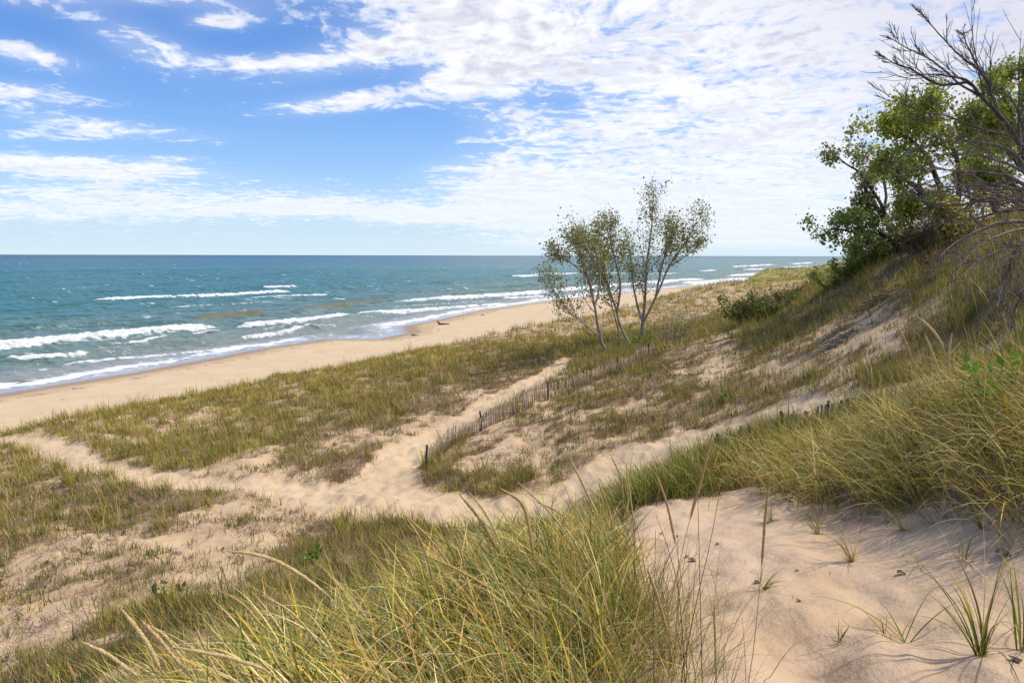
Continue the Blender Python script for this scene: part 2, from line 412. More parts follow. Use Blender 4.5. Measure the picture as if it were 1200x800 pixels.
# ------------------------------------------------------------------ water
rw = np.concatenate([np.exp(np.linspace(math.log(38), math.log(700), 900)), np.exp(np.linspace(math.log(700), math.log(45000), 260))[1:]])
tw_ = np.radians(np.linspace(-66, 40, 620))
WR, WT = np.meshgrid(rw, tw_, indexing='ij')
WX = WR*np.sin(WT); WY = WR*np.cos(WT)+OY
WS, WPAR = polydist(WX, WY, shore)      # negative = out in the lake
wd = -WS
def pl(pts): return [tuple(PD(a, b, 13.0)[:2]) for a, b in pts]
breakers = [ # pixel trace, crest height, foam width, foam strength
    ([(97,353),(180,350),(260,347),(345,341)], .75, 2.6, 1.),
    ([(303,338.5),(330,337.5),(352,337)], .9, 3.5, 1.),
    ([(281,351.5),(330,348),(392,345.5)], .45, 1.6, .75),
    ([(-160,425),(-60,415),(0,408),(60,401),(120,395),(180,389.5),(262,383)], .85, 2.3, 1.),
    ([(112,410),(170,404),(215,396),(262,386)], .4, 1.2, .7),
    ([(268,384),(330,378),(380,373),(412,368)], .6, 1.8, .9),
    ([(352,362),(400,358),(432,356)], .4, 1.2, .45),
    ([(438,356),(480,352.5),(540,349.5),(600,346),(650,341.5),(720,335),(790,329),(835,326)], .95, 4.5, 1.),
    ([(395,370),(460,366),(530,361),(606,356)], .5, 2.0, .8),
    ([(585,350),(620,348.5),(640,347)], .4, 2.4, .7),
    ([(600,324.5),(632,323)], .9, 5, 1.), ([(615,321.5),(700,320.5),(745,320)], .8, 4, .8),
    ([(655,349),(700,343.5),(740,338.5)], .5, 3, .7), ([(745,321),(800,320.5)], .8, 4, .6),
    ([(790,333),(840,329),(872,325.5)], .8, 5, .9), ([(848,324),(880,321),(920,317.5)], .9, 6, .9), ([(855,312.5),(890,310.5),(908,309.5)], 1.2, 10, 1.),
    ([(925,309),(950,307)], 1.2, 12, 1.), ([(905,319),(935,316),(960,312)], .9, 8, .8), ([(870,316),(900,314.5)], 1, 8, .8), ([(818,318),(840,316.5)], .9, 7, .8),
    ([(915,313.5),(945,311)], 1, 8, .7), ([(560,312),(566,311.8)], .8, 8, .5), ([(200,321),(205,321)], .7, 4, .3), ([(940,304.5),(985,303.5)], 1.4, 18, .9), ([(880,306),(900,305.5)], 1.3, 15, .7),
    ([(770,312),(786,311.5)], 1.0, 8, .6), ([(700,310),(715,309.8)], 1.0, 8, .4), ([(395,337.5),(430,336.5),(462,336)], .5, 2, .35), ([(112,343),(150,342)], .3, 1.5, .25),
    ([(180,333),(200,332)],.3,2,.2), ([(40,437),(60,434)], .2, .8, .5), ([(60,430),(130,423),(200,417),(280,408)], .25, 1.0, .75), ([(0,424),(60,418),(110,413)], .3, 1.0, .6), ([(270,397),(330,390),(400,380)], .28, 1.1, .7), ([(190,362),(260,358),(330,354)], .35, 1.2, .5), ([(610,353),(660,347),(720,340)], .3, 1.6, .7), ([(300,392),(350,384),(400,376)], .25, 1.0, .5), ([(20,388),(80,383),(140,379)], .45, .9, .35), ([(450,361),(520,356.5),(580,353)], .3, 1.2, .5), ([(330,401),(370,393),(410,385),(450,379.5),(500,373.5)], .10, 1.6, .75)]
WZ = np.zeros_like(WX); FO = np.zeros_like(WX); MUD = np.zeros_like(WX)
nearw = WR < 1600
x, y = WX[nearw], WY[nearw]; d_sh = wd[nearw]
# long swell running with the shore, growing towards it
wob = (fbm(x*.012, y*.012, 5, 2)-.5)*26
ph = (d_sh+wob)
sw = np.sin(ph*2*PI/15.)*.5+np.sin(ph*2*PI/9.1+2)*.3
mod = fbm(x*.025, y*.03, 8, 3)
z = sw*1.15*sstep(.3, .7, mod)*sstep(1, 16, d_sh)*(.45+.55*sstep(170, 50, d_sh))
# chop
uu, vv = x*.86-y*.5, x*.5+y*.86
z += (fbm(uu*.35, vv*.9, 13, 3)-.5)*.55*sstep(1, 14, d_sh)
z += (fbm(uu*1.3, vv*2.6, 14, 3)-.5)*.16*sstep(1, 10, d_sh)*sstep(300, 100, WR[nearw])
fo = np.zeros_like(x)
n1 = fbm(x*.35, y*.35, 21, 4); n2 = fbm(x*1.4, y*1.4, 22, 3); n3 = fbm(x*.09, y*.09, 24, 3)
for pts, hh, fw, st in breakers:
    wp = pl(pts)
    bx = np.array([p[0] for p in wp]); by = np.array([p[1] for p in wp])
    mrg = 30
    m = (x > bx.min()-mrg) & (x < bx.max()+mrg) & (y > by.min()-mrg) & (y < by.max()+mrg)
    if not m.any(): continue
    xm, ym = x[m], y[m]
    d, par = polydist(xm, ym, wp)                     # + on right (shore side)
    L = sum(math.hypot(b[0]-a[0], b[1]-a[1]) for a, b in zip(wp[:-1], wp[1:]))
    endf = sstep(0, .12*L+.5, par)*sstep(L, L-.12*L-.5, par)
    # open ends: points outside the trace along its axis get distance to the end point, so they fade naturally
    d = d+(n1[m]-.5)*fw*1.0+(n2[m]-.5)*fw*.35
    prof = np.where(d < 0, np.exp(-(d/(fw*1.6))**2), np.exp(-(d/(fw*.45))**2))
    z[m] = np.maximum(z[m], z[m]*(1-endf*prof)+hh*prof*endf*(.75+.5*n2[m]))
    thick = fw*(.35+.65*endf)*(.15+1.15*n3[m])
    f = sstep(1.0, .45, np.abs(d-fw*.25)/(thick*.75))*st*endf**.5
    # torn trailing lace
    tr = sstep(.44, .60, n2[m])*sstep(1, .2, (d)/(fw*3.2))*(d > 0)*.55*st*endf
    fo[m] = np.maximum(fo[m], np.maximum(f*(.55+.6*sstep(.3, .5, n2[m])), tr))
# swash foam at the edge of the beach
e = d_sh+(n1-.5)*4
inl = np.hypot(x-PD(425, 394, 13)[0], (y-PD(425, 394, 13)[1])*.6)
fo = np.maximum(fo, sstep(1.9, .5, np.abs(e-3.3))*sstep(.24, .48, n3+.30*(n2-.3))*.85)*sstep(5, 13, inl+(n1-.5)*4)
fo = np.maximum(fo, sstep(.50, .58, n2)*sstep(12, 3, d_sh)*.45*(d_sh > 1))
# white caps further out
cap = fbm(uu*.08, vv*.5, 33, 4); fo = np.maximum(fo, sstep(.785, .84, cap)*sstep(20, 60, d_sh)*.7)
# drifting foam lace inside the breaker zone
lace = np.abs(fbm(uu*.18, vv*.5, 36, 4)-.5); fo = np.maximum(fo, sstep(.022, .0, lace)*sstep(60, 12, d_sh)*.55*sstep(.40, .6, n3))
mudp = [([(236,375),(300,368.5),(350,366),(404,360)], 3.0), ([(400,357),(437,353)], 3), ([(535,348.5),(562,347)], 4), ([(0,452),(60,444)], 1.8)]
mu = np.zeros_like(x)
for pts, w in mudp:
    d, par = polydist(x, y, pl(pts)); mu = np.maximum(mu, sstep(1.1, .4, (np.abs(d)+(n1-.5)*w)/w))
    if w >= 3: z = np.maximum(z, z+.6*np.exp(-(d/(w*.7))**2)*mu)
WZ[nearw] = z; FO[nearw] = fo; MUD[nearw] = mu
far_ = ~nearw
WZ = WZ*sstep(.0, 5., wd)
Vw = np.stack([WX, WY, WZ], -1).reshape(-1, 3)
nrw, ntw = WX.shape; iw = np.arange(nrw*ntw).reshape(nrw, ntw)
Fw = np.stack([iw[:-1, :-1], iw[1:, :-1], iw[1:, 1:], iw[:-1, 1:]], -1).reshape(-1, 4)[:, ::-1]
kw = ((wd[:-1, :-1]+wd[1:, 1:])*.5).reshape(-1) > -4
Fw = Fw[kw]; used = np.unique(Fw); rm = np.full(len(Vw), -1, np.int64); rm[used] = np.arange(len(used))
M_water, t = new_mat('lake_water')
pos = t.new('ShaderNodeNewGeometry').outputs['Position']
dd = t.attr('deep'); foam = t.attr('foam'); mud = t.attr('mud'); dist = t.attr('dist')
rot = t.map(pos, (1, 1, 1), (0, 0, -.45))
lg = t.noise(t.map(rot, (.010, .035, 1)), 1, 4, .6)
md = t.noise(t.map(rot, (.06, .22, 1)), 1, 4, .65)
lgs = t.m('MULTIPLY', t.m('SUBTRACT', lg, .5), 1.2)
c = t.mix(t.ss(1.5, 24, dd), (.30, .30, .29), (.15, .225, .215))
c = t.mix(t.ss(20, 120, t.m('ADD', dd, t.m('MULTIPLY', lgs, 60))), c, (.050, .180, .205))
c = t.mix(t.ss(150, 900, t.m('ADD', dd, t.m('MULTIPLY', lgs, 400))), c, (.020, .125, .185))
c = t.mix(t.ss(900, 4200, t.m('ADD', dd, t.m('MULTIPLY', lgs, 900))), c, (.003, .050, .125))
c = t.mix(t.m('MULTIPLY', t.ss(.46, .60, md), t.ss(6, 24, dd)), c, t.mix(.6, c, (.02, .085, .05)))
c = t.mix(t.m('MULTIPLY', mud, .75), c, (.16, .135, .06))
fn = t.noise(pos, 3.0, 4, .7)
fm_ = t.m('MULTIPLY', t.ss(.22, .62, t.m('ADD', foam, t.m('MULTIPLY', t.m('SUBTRACT', fn, .5), .45))), t.ss(.02, .12, foam))
c = t.mix(fm_, c, t.mix(t.ss(.3, .6, t.noise(pos, 1.7, 4, .7)), (.52, .55, .55), (.78, .79, .79)))
t.link(c, t.b.inputs['Base Color'])
shal = t.m('SUBTRACT', 1., t.ss(.5, 7, dd))
t._set(t.b.inputs['Roughness'], t.m('ADD', t.mr(shal, 0, 1, .30, .07), t.m('MULTIPLY', fm_, .5)))
t.b.inputs['IOR'].default_value = 1.33
t._set(t.b.inputs['Specular IOR Level'], t.mr(shal, 0, 1, .42, .6))
b1 = t.noise(t.map(rot, (.5, 1.5, 1)), 1, 5, .65); b2 = t.noise(t.map(rot, (2.0, 5.0, 1)), 1, 4, .65)
hh = t.m('ADD', t.m('MULTIPLY', b1, .55), t.m('MULTIPLY', b2, .14)); hh = t.m('ADD', hh, t.m('MULTIPLY', md, 2.2))
hh = t.m('ADD', hh, t.m('MULTIPLY', fm_, .12))
bp = t.new('ShaderNodeBump'); bp.inputs['Distance'].default_value = 1.0
t._set(bp.inputs['Strength'], t.mr(shal, 0, 1, .85, .07)); t.link(hh, bp.inputs['Height']); t.link(bp.outputs[0], t.b.inputs['Normal'])
ow = np_mesh('lake_water', Vw[used], rm[Fw], M_water, smooth=True,
             attrs={'deep': wd.ravel()[used], 'foam': FO.ravel()[used], 'mud': MUD.ravel()[used], 'dist': WR.ravel()[used]})
tag(ow, kind='structure')

# ------------------------------------------------------------------ plant materials
def plant_mat(name, rough=.6, trans=.35, spec=.25):
    m, t = new_mat(name)
    col = t.attr('tint', 'Color')
    t.link(col, t.b.inputs['Base Color']); t.b.inputs['Roughness'].default_value = rough
    t.b.inputs['Specular IOR Level'].default_value = spec
    tr = t.new('ShaderNodeBsdfTranslucent'); t.link(col, tr.inputs[0])
    mx = t.new('ShaderNodeMixShader'); mx.inputs[0].default_value = trans
    t.link(t.b.outputs[0], mx.inputs[1]); t.link(tr.outputs[0], mx.inputs[2]); t.link(mx.outputs[0], t.o.inputs[0])
    return m
M_grass = plant_mat('grass_blades', .6, .28, .12)
M_near = plant_mat('near_grass_blades', .5, .16, .22)
M_leaf = plant_mat('leaves', .5, .55)
def bark_mat(name, a, b, scale=14):
    m, t = new_mat(name); pos = t.new('ShaderNodeTexCoord').outputs['Object']
    n = t.noise(t.map(pos, (1, 1, .25)), scale, 5, .7)
    t.link(t.mix(t.ss(.3, .7, n), a, b), t.b.inputs['Base Color']); t.b.inputs['Roughness'].default_value = .9
    bp = t.new('ShaderNodeBump'); bp.inputs['Distance'].default_value = .02; bp.inputs['Strength'].default_value = .6
    t.link(n, bp.inputs['Height']); t.link(bp.outputs[0], t.b.inputs['Normal']); return m
M_bark_pale = bark_mat('pale_bark', (.17, .13, .10), (.42, .35, .29))
M_bark_dark = bark_mat('dark_bark', (.035, .025, .022), (.11, .08, .07))
M_bark_grey = bark_mat('grey_dead_wood', (.06, .042, .038), (.22, .16, .14))
M_wood = bark_mat('weathered_fence_wood', (.17, .12, .09), (.40, .31, .24), 30)
M_post = bark_mat('dark_fence_post', (.03, .022, .02), (.08, .06, .05))
M_oldwood = bark_mat('dark_weathered_wood', (.05, .035, .032), (.15, .11, .10), 30)
M_drift = bark_mat('driftwood_wood', (.04, .022, .015), (.09, .055, .04), 5)
m, t = new_mat('rusted_wire'); t.b.inputs['Base Color'].default_value = (.09, .06, .05, 1); t.b.inputs['Roughness'].default_value = .8; M_wire = m

# ------------------------------------------------------------------ blades
def blades(base, L, az, phi0, k, width, segs, col, twist=None, tipcol=None):
    """base (N,3); L length; az lean azimuth; phi0 start tilt; k total extra bend"""
    n = len(base); s = np.linspace(0, 1, segs+1)
    phi = phi0[:, None]+k[:, None]*s[None]**1.3
    ds = L[:, None]/segs
    mid = (phi[:, :-1]+phi[:, 1:])*.5
    hor = np.concatenate([np.zeros((n, 1)), np.cumsum(np.sin(mid)*ds, 1)], 1)
    ver = np.concatenate([np.zeros((n, 1)), np.cumsum(np.cos(mid)*ds, 1)], 1)
    dx, dy = np.cos(az), np.sin(az)
    P = np.stack([base[:, 0, None]+hor*dx[:, None], base[:, 1, None]+hor*dy[:, None], base[:, 2, None]+ver], -1)
    if twist is None: twist = RNG.uniform(-1.2, 1.2, n)
    wx = -np.sin(az+twist); wy = np.cos(az+twist)
    wz = RNG.uniform(-.3, .3, n)
    Wd = np.stack([wx, wy, wz], -1)[:, None, :]
    prof = (1-s**2.2)*.93+.07; prof = prof*(.6+.4*np.minimum(1, s*5))
    wv = (width[:, None]*.5*prof[None])[..., None]
    A = P-Wd*wv; B = P+Wd*wv
    verts = np.stack([A, B], 2).reshape(-1, 3)
    b = (np.arange(n)*(2*(segs+1)))[:, None]; i = np.arange(segs)[None]*2
    f = np.stack([b+i, b+i+1, b+i+3, b+i+2], -1).reshape(-1, 4)
    if tipcol is None: cc = np.repeat(col[:, None, :], (segs+1), 1)
    else: cc = col[:, None, :]*(1-s[None, :, None]**1.5)+tipcol[:, None, :]*s[None, :, None]**1.5
    cc = np.repeat(cc[:, :, None, :], 2, 2).reshape(-1, 3)
    return verts, f, cc
def join(parts):
    vs, fs, cs = [], [], []; o = 0
    for v, f, c in parts:
        vs.append(v); fs.append(f+o); cs.append(c); o += len(v)
    return np.concatenate(vs), np.concatenate(fs), np.concatenate(cs)

GREEN = np.array([.12, .17, .022]); OLIVE = np.array([.285, .24, .045]); YEL = np.array([.47, .38, .075]); STRAW = np.array([.58, .42, .18])
GREY = np.array([.34, .24, .165]); DEAD = np.array([.23, .145, .10]); BLUEG = np.array([.10, .16, .075]); GOLD = np.array([.56, .34, .05])
def pick(n, weights, cols, jit=.18):
    w = np.array(weights, float); w = w/w.sum(-1, keepdims=True)
    if w.ndim == 1: w = np.repeat(w[None], n, 0)
    cw = np.cumsum(w, 1); r = RNG.random((n, 1)); k = (r > cw).sum(1).clip(0, len(cols)-1)
    c = np.array(cols)[k]*np.exp(RNG.normal(0, jit, (n, 1)))*np.exp(RNG.normal(0, .05, (n, 3)))
    return c.clip(0, .8)

# ---- mid and far field tufts: uniform in (theta, ln r) with rejection
def field(name, rmin, rmax, ntry, nb, segs, hgt, lod, label, cat='grass', expo=-1.3):
    th = RNG.uniform(T_[0]*.80, T_[-1]*.80, ntry); lr = RNG.random(ntry)
    p = expo+2
    r = (rmin**p+lr*(rmax**p-rmin**p))**(1/p)
    x = r*np.sin(th); y = r*np.cos(th)+OY
    cov = lookup(COV, x, y); q = lookup(VQ, x, y); yl = lookup(VYY, x, y); s = lookup(GS, x, y)
    hol = sstep(.36, .50, fbm(x*2.3, y*2.3, 303, 3))
    ok = (RNG.random(ntry) < cov*(.30+.70*hol)) & (s > 6) & ((y > 7.2) | ((lookup(slopeL, x, y) > .4) & (y > 2.5)))
    x, y, r, cov, q, yl = x[ok], y[ok], r[ok], cov[ok], q[ok], yl[ok]
    n = len(x)
    # tuft kind
    patch = vnoise(x*.5, y*.5, 101)*.6+vnoise(x*2, y*2, 102)*.4
    dead = RNG.random(n) < np.clip((q-.10)*1.0+(patch-.5)*1.5, .03, .93)
    size = np.exp(RNG.normal(0, .38, n))*hgt*(.75+.5*cov)
    size = np.where(dead, size*.5, size)*np.where((x < .15*y) & (y < 9.5), .62, 1.)
    # expand to blades
    X = np.repeat(x, nb); Yy = np.repeat(y, nb); D = np.repeat(dead, nb); S = np.repeat(size, nb); YL = np.repeat(yl, nb); Q = np.repeat(q, nb); RR_ = np.repeat(r, nb)
    m = len(X); spread = .05+.10*S+.0016*RR_
    X = X+RNG.normal(0, 1, m)*spread; Yy = Yy+RNG.normal(0, 1, m)*spread
    Z = lookup(GZ, X, Yy)-.02
    L = S*RNG.uniform(.55, 1.15, m)
    az = np.where(RNG.random(m) < .6, PI+RNG.normal(0, .9, m), RNG.uniform(0, 2*PI, m))
    phi0 = np.abs(RNG.normal(.12, .22, m)); phi0 = np.where(D, np.abs(RNG.normal(.75, .4, m)), phi0)
    k = np.abs(RNG.normal(.55, .4, m))
    w = .0053*lod*(1+RR_/16.)*RNG.uniform(.6, 1.3, m)
    wt = np.stack([np.where(D, .05, .34*(1-YL)+.08), np.where(D, .12, .40), np.where(D, .05, .65*YL+.07), np.where(D, .20, .12), np.where(D, .42, .12), np.where(D, .45, .08)], 1)
    col = pick(m, wt, [GREEN, OLIVE, YEL, STRAW, GREY, DEAD], .2)
    tuftj = np.repeat(np.exp(RNG.normal(0, .2, n)), nb); col = col*tuftj[:, None]
    v, f, c = blades(np.stack([X, Yy, Z], -1), L, az, phi0, k, w, segs, col)
    o = np_mesh(name, v, f, M_grass, smooth=True, col=c)
    tag(o, label, cat, kind='stuff'); return o, n
field('marram_grass', 5.6, 22, 30000, 20, 3, .29, .95, 'green and brown marram grass tufts scattered in the sandy hollow below the dune')
field('dune_grass', 22, 62, 44000, 16, 3, .33, 1.0, 'olive and straw grass around the fences, paths and sandy hillside')
field('shore_grass', 62, 230, 26000, 9, 2, .42, 1.8, 'yellow green grass along the top of the foredune beside the beach')

# ---- low stubs and litter on the open sand
def stubs():
    n0 = 60000; th = RNG.uniform(T_[0]*.8, T_[-1]*.8, n0); r = (9.5**.7+RNG.random(n0)*(60**.7-9.5**.7))**(1/.7)
    x = r*np.sin(th); y = r*np.cos(th)+OY
    vd = lookup(VD, x, y); s = lookup(GT, x, y); pm = lookup(PM, x, y); pt = fbm(x*1.3, y*1.3, 201, 3)
    ok = (s > 2) & (y > 7.5) & (pm < .3) & (RNG.random(n0) < sstep(.36, .58, pt)*.9*(.25+vd))
    x, y, r = x[ok], y[ok], r[ok]; n = len(x); nb = 7
    X = np.repeat(x, nb)+RNG.normal(0, .06, n*nb); Y = np.repeat(y, nb)+RNG.normal(0, .06, n*nb); R = np.repeat(r, nb)
    Z = lookup(GZ, X, Y)-.01; m = len(X)
    alive = np.repeat(RNG.random(n) < .42, nb)
    L = np.where(alive, RNG.uniform(.10, .30, m), RNG.uniform(.06, .20, m)); az = RNG.uniform(0, 2*PI, m)
    phi = np.where(alive, np.abs(RNG.normal(.2, .25, m)), RNG.uniform(.5, 1.5, m))
    col = pick(m, np.stack([np.where(alive, .5, 0.), np.where(alive, .4, .05), np.where(alive, .1, .15), np.where(alive, 0., .8)], 1), [GREEN, OLIVE, GREY, DEAD*.6], .25)
    v, f, c = blades(np.stack([X, Y, Z], -1), L, az, phi, RNG.uniform(0, .6, m), .008*(1+R/14.), 2, col)
    tag(np_mesh('sparse_grass', v, f, M_grass, col=c), 'short dead stubs and thin grass sprouts scattered over the open sand', 'grass', kind='stuff')
stubs()

def thatch(ntry):
    th = RNG.uniform(T_[0]*.8, T_[-1]*.8, ntry); r = (7**.6+RNG.random(ntry)*(60**.6-7**.6))**(1/.6)
    x = r*np.sin(th); y = r*np.cos(th)+OY
    q = lookup(VQ, x, y); vd = lookup(VD, x, y); s = lookup(GT, x, y); pm = lookup(PM, x, y); pt = fbm(x*1.0, y*1.3, 401, 4)
    ok = (s > 2) & (y > 6.8) & (pm < .2) & (RNG.random(ntry) < sstep(.47, .56, pt)*sstep(.2, .6, q)*(.35+.65*vd))
    x, y, r = x[ok], y[ok], r[ok]; n = len(x); nb = 16
    sp = np.repeat(.07+.004*r, nb)
    X = np.repeat(x, nb)+RNG.normal(0, 1, n*nb)*sp*1.6; Y = np.repeat(y, nb)+RNG.normal(0, 1, n*nb)*sp; R = np.repeat(r, nb); m = len(X)
    Z = lookup(GZ, X, Y)+RNG.uniform(-.01, .05, m)
    col = pick(m, [.45, .35, .12, .08], [DEAD*.8, GREY*.85, STRAW*.8, DEAD*.45], .3)
    v, f, c = blades(np.stack([X, Y, Z], -1), RNG.uniform(.10, .32, m), RNG.uniform(0, 2*PI, m), np.abs(RNG.normal(1.05, .35, m)), RNG.uniform(0, .8, m), .0055*(1+R/15.), 2, col)
    tag(np_mesh('dead_grass', v, f, M_grass, col=c), 'matted brown and grey dead grass lying between the living tufts', 'dead grass', kind='stuff')
thatch(26000)

# ---- near clumps of long marram grass
def clump_field(name, n, cond, L0, L1, lean, col_w, label, segs=7, w0=.0042, upright=.35, ymax=9.5, xr=(-4.5, 6.5), yr=(.7, 9.5), tight=.05, bend=(.9,.45), lscale=None):
    nt_ = n//24
    x = RNG.uniform(xr[0], xr[1], nt_*14); y = RNG.uniform(yr[0], yr[1], nt_*14)
    ok = cond(x, y) > RNG.random(len(x)); x, y = x[ok][:nt_], y[ok][:nt_]
    nb = 24; m = len(x)*nb
    tl = np.repeat(RNG.normal(0, .35, len(x)), nb); th_ = np.repeat(np.exp(RNG.normal(0, .16, len(x))), nb)
    X = np.repeat(x, nb)+RNG.normal(0, tight, m); Y = np.repeat(y, nb)+RNG.normal(0, tight, m); Z = lookup(GZ, X, Y)-.03
    L = RNG.uniform(L0, L1, m)*th_
    az = lean+tl+RNG.normal(0, .55, m)
    if lscale is not None: L = L*lscale(X, Y)
    rnd = RNG.random(m) < .34; az = np.where(rnd, RNG.uniform(0, 2*PI, m), az)
    up_ = upright(X, Y) if callable(upright) else upright
    phi0 = np.abs(RNG.normal(0, .24, m)+up_+np.repeat(RNG.normal(0, .12, len(x)), nb)); k = np.clip(RNG.normal(bend[0], bend[1], m), 0, 2.0)
    thatch = RNG.random(m) < .26
    L = np.where(thatch, L*.6, L); phi0 = np.where(thatch, RNG.uniform(.6, 1.5, m), phi0)
    col = pick(m, col_w, [GREEN*.85, OLIVE*.9, YEL, STRAW*1.1, GREY, BLUEG, GOLD], .36)
    tc = pick(m, [.1, .35, .3, .25], [GREEN, OLIVE, YEL, STRAW], .15)
    col = np.where(thatch[:, None], pick(m, [.25, .4, .35], [STRAW*.8, GREY, DEAD]), col)
    mixv = (RNG.random((m, 1)) < .5)*.8; tc = col*(1-mixv)+tc*mixv; tc = np.where(thatch[:, None], col, tc)
    w = RNG.uniform(.45, 1.35, m)*w0
    col = col*np.repeat(np.exp(RNG.normal(0, .15, len(x))), nb)[:, None]
    v, f, c = blades(np.stack([X, Y, Z], -1), L, az, phi0, k, w, segs, col, tipcol=tc)
    o = np_mesh(name, v, f, M_near, smooth=True, col=c); tag(o, label, 'grass', kind='stuff'); return o
cl = lambda F_: (lambda x, y: lookup(F_, x, y))
fade = lambda x, y: sstep(-.72*1, -.42, x/np.maximum(y, .5)+.0)     # thins out down the left slope
clump_field('foreground_grass', 32000, lambda x, y: lookup(left, x, y)*(y > .9), .32, .66, PI-.15, [.24, .20, .16, .20, .06, .07, .09],
            'long windswept green and straw grass filling the bottom of the view', xr=(-3.2, 1.6), yr=(.8, 5.8), w0=.0062, upright=lambda x, y: 1.05-.78*sstep(-.22, .16, x/np.maximum(y, .4)), bend=(1.0, .65), lscale=lambda x, y: .92-.34*sstep(2.4, 4.4, y))
clump_field('bank_grass', 19000, cl(bank), .32, .52, PI+.1, [.66, .18, .08, .05, .01, .02, 0], 'dense bright green grass bank between the foreground sand and the path',
            xr=(.1, 4.2), yr=(5.6, 10.5), w0=.0075, upright=.3, bend=(.8, .35))
clump_field('mound_grass', 36000, cl(mound*sstep(9.5, 8, GY)), .34, .66, PI-.05, [.24, .24, .18, .16, .06, .08, .08], 'arching olive and yellow grass on the sandy mound at the right',
            xr=(1.8, 7.0), yr=(3.2, 8.2), w0=.0062, upright=.45, bend=(1.25, .5), lscale=lambda x, y: .5+.5*sstep(.33, .55, x/y))

# ------------------------------------------------------------------ tubes, branches and leaves
def tube(path, rad, sides=6):
    path = np.asarray(path, float); rad = np.asarray(rad, float); n = len(path)
    T = np.gradient(path, axis=0); T /= np.linalg.norm(T, axis=1, keepdims=True)+1e-9
    ref = np.array([0, 0, 1.]) if abs(T[0, 2]) < .8 else np.array([1., 0, 0])
    U = np.cross(T, ref); U /= np.linalg.norm(U, axis=1, keepdims=True)+1e-9
    Vv = np.cross(T, U)
    a = np.arange(sides)*2*PI/sides
    ring = path[:, None]+rad[:, None, None]*(np.cos(a)[None, :, None]*U[:, None]+np.sin(a)[None, :, None]*Vv[:, None])
    v = ring.reshape(-1, 3); i = np.arange(n-1)[:, None]*sides; j = np.arange(sides)[None]; j2 = (j+1) % sides
    f = np.stack([i+j, i+j2, i+sides+j2, i+sides+j], -1).reshape(-1, 4)
    return v, f
def tubes(lst, sides_f=None):
    vs, fs = [], []; o = 0
    for p, r, s in lst:
        v, f = tube(p, r, s); vs.append(v); fs.append(f+o); o += len(v)
    return np.concatenate(vs), np.concatenate(fs)
def smooth_path(pts, n):
    pts = np.asarray(pts, float); k = len(pts)
    t = np.linspace(0, k-1, n); i = np.clip(t.astype(int), 0, k-2); f = (t-i)[:, None]
    P = np.vstack([2*pts[0]-pts[1], pts, 2*pts[-1]-pts[-2]])
    p0, p1, p2, p3 = P[i], P[i+1], P[i+2], P[i+3]
    return .5*(2*p1+(p2-p0)*f+(2*p0-5*p1+4*p2-p3)*f**2+(3*p1-p0-3*p2+p3)*f**3)
def wander(start, dirv, length, n, wig, up, rng):
    d = np.array(dirv, float); d /= np.linalg.norm(d); P = [np.array(start, float)]
    for i in range(n-1):
        d = d+rng.normal(0, wig, 3)+np.array([0, 0, up]); d /= np.linalg.norm(d)
        P.append(P[-1]+d*length/(n-1))
    return np.array(P)
def leaves(pos, size, cols, rng, droop=.3):
    n = len(pos)
    d = rng.normal(0, 1, (n, 3)); d[:, 2] -= droop; d /= np.linalg.norm(d, axis=1, keepdims=True)
    u = rng.normal(0, 1, (n, 3)); u -= (u*d).sum(1, keepdims=True)*d; u /= np.linalg.norm(u, axis=1, keepdims=True)
    nn = np.cross(d, u)
    s = size[:, None]
    base = pos; tip = pos+d*s; l = pos+d*s*.42+u*s*.36+nn*s*.10; r = pos+d*s*.42-u*s*.36+nn*s*.10
    l2 = pos+d*s*.75+u*s*.22+nn*s*.05; r2 = pos+d*s*.75-u*s*.22+nn*s*.05
    v = np.stack([base, l, l2, tip, r2, r], 1).reshape(-1, 3); b = (np.arange(n)*6)[:, None]
    f = np.concatenate([b+np.array([[0, 1, 2, 3]]), b+np.array([[0, 3, 4, 5]])], 0)
    return v, f, np.repeat(cols, 6, 0)

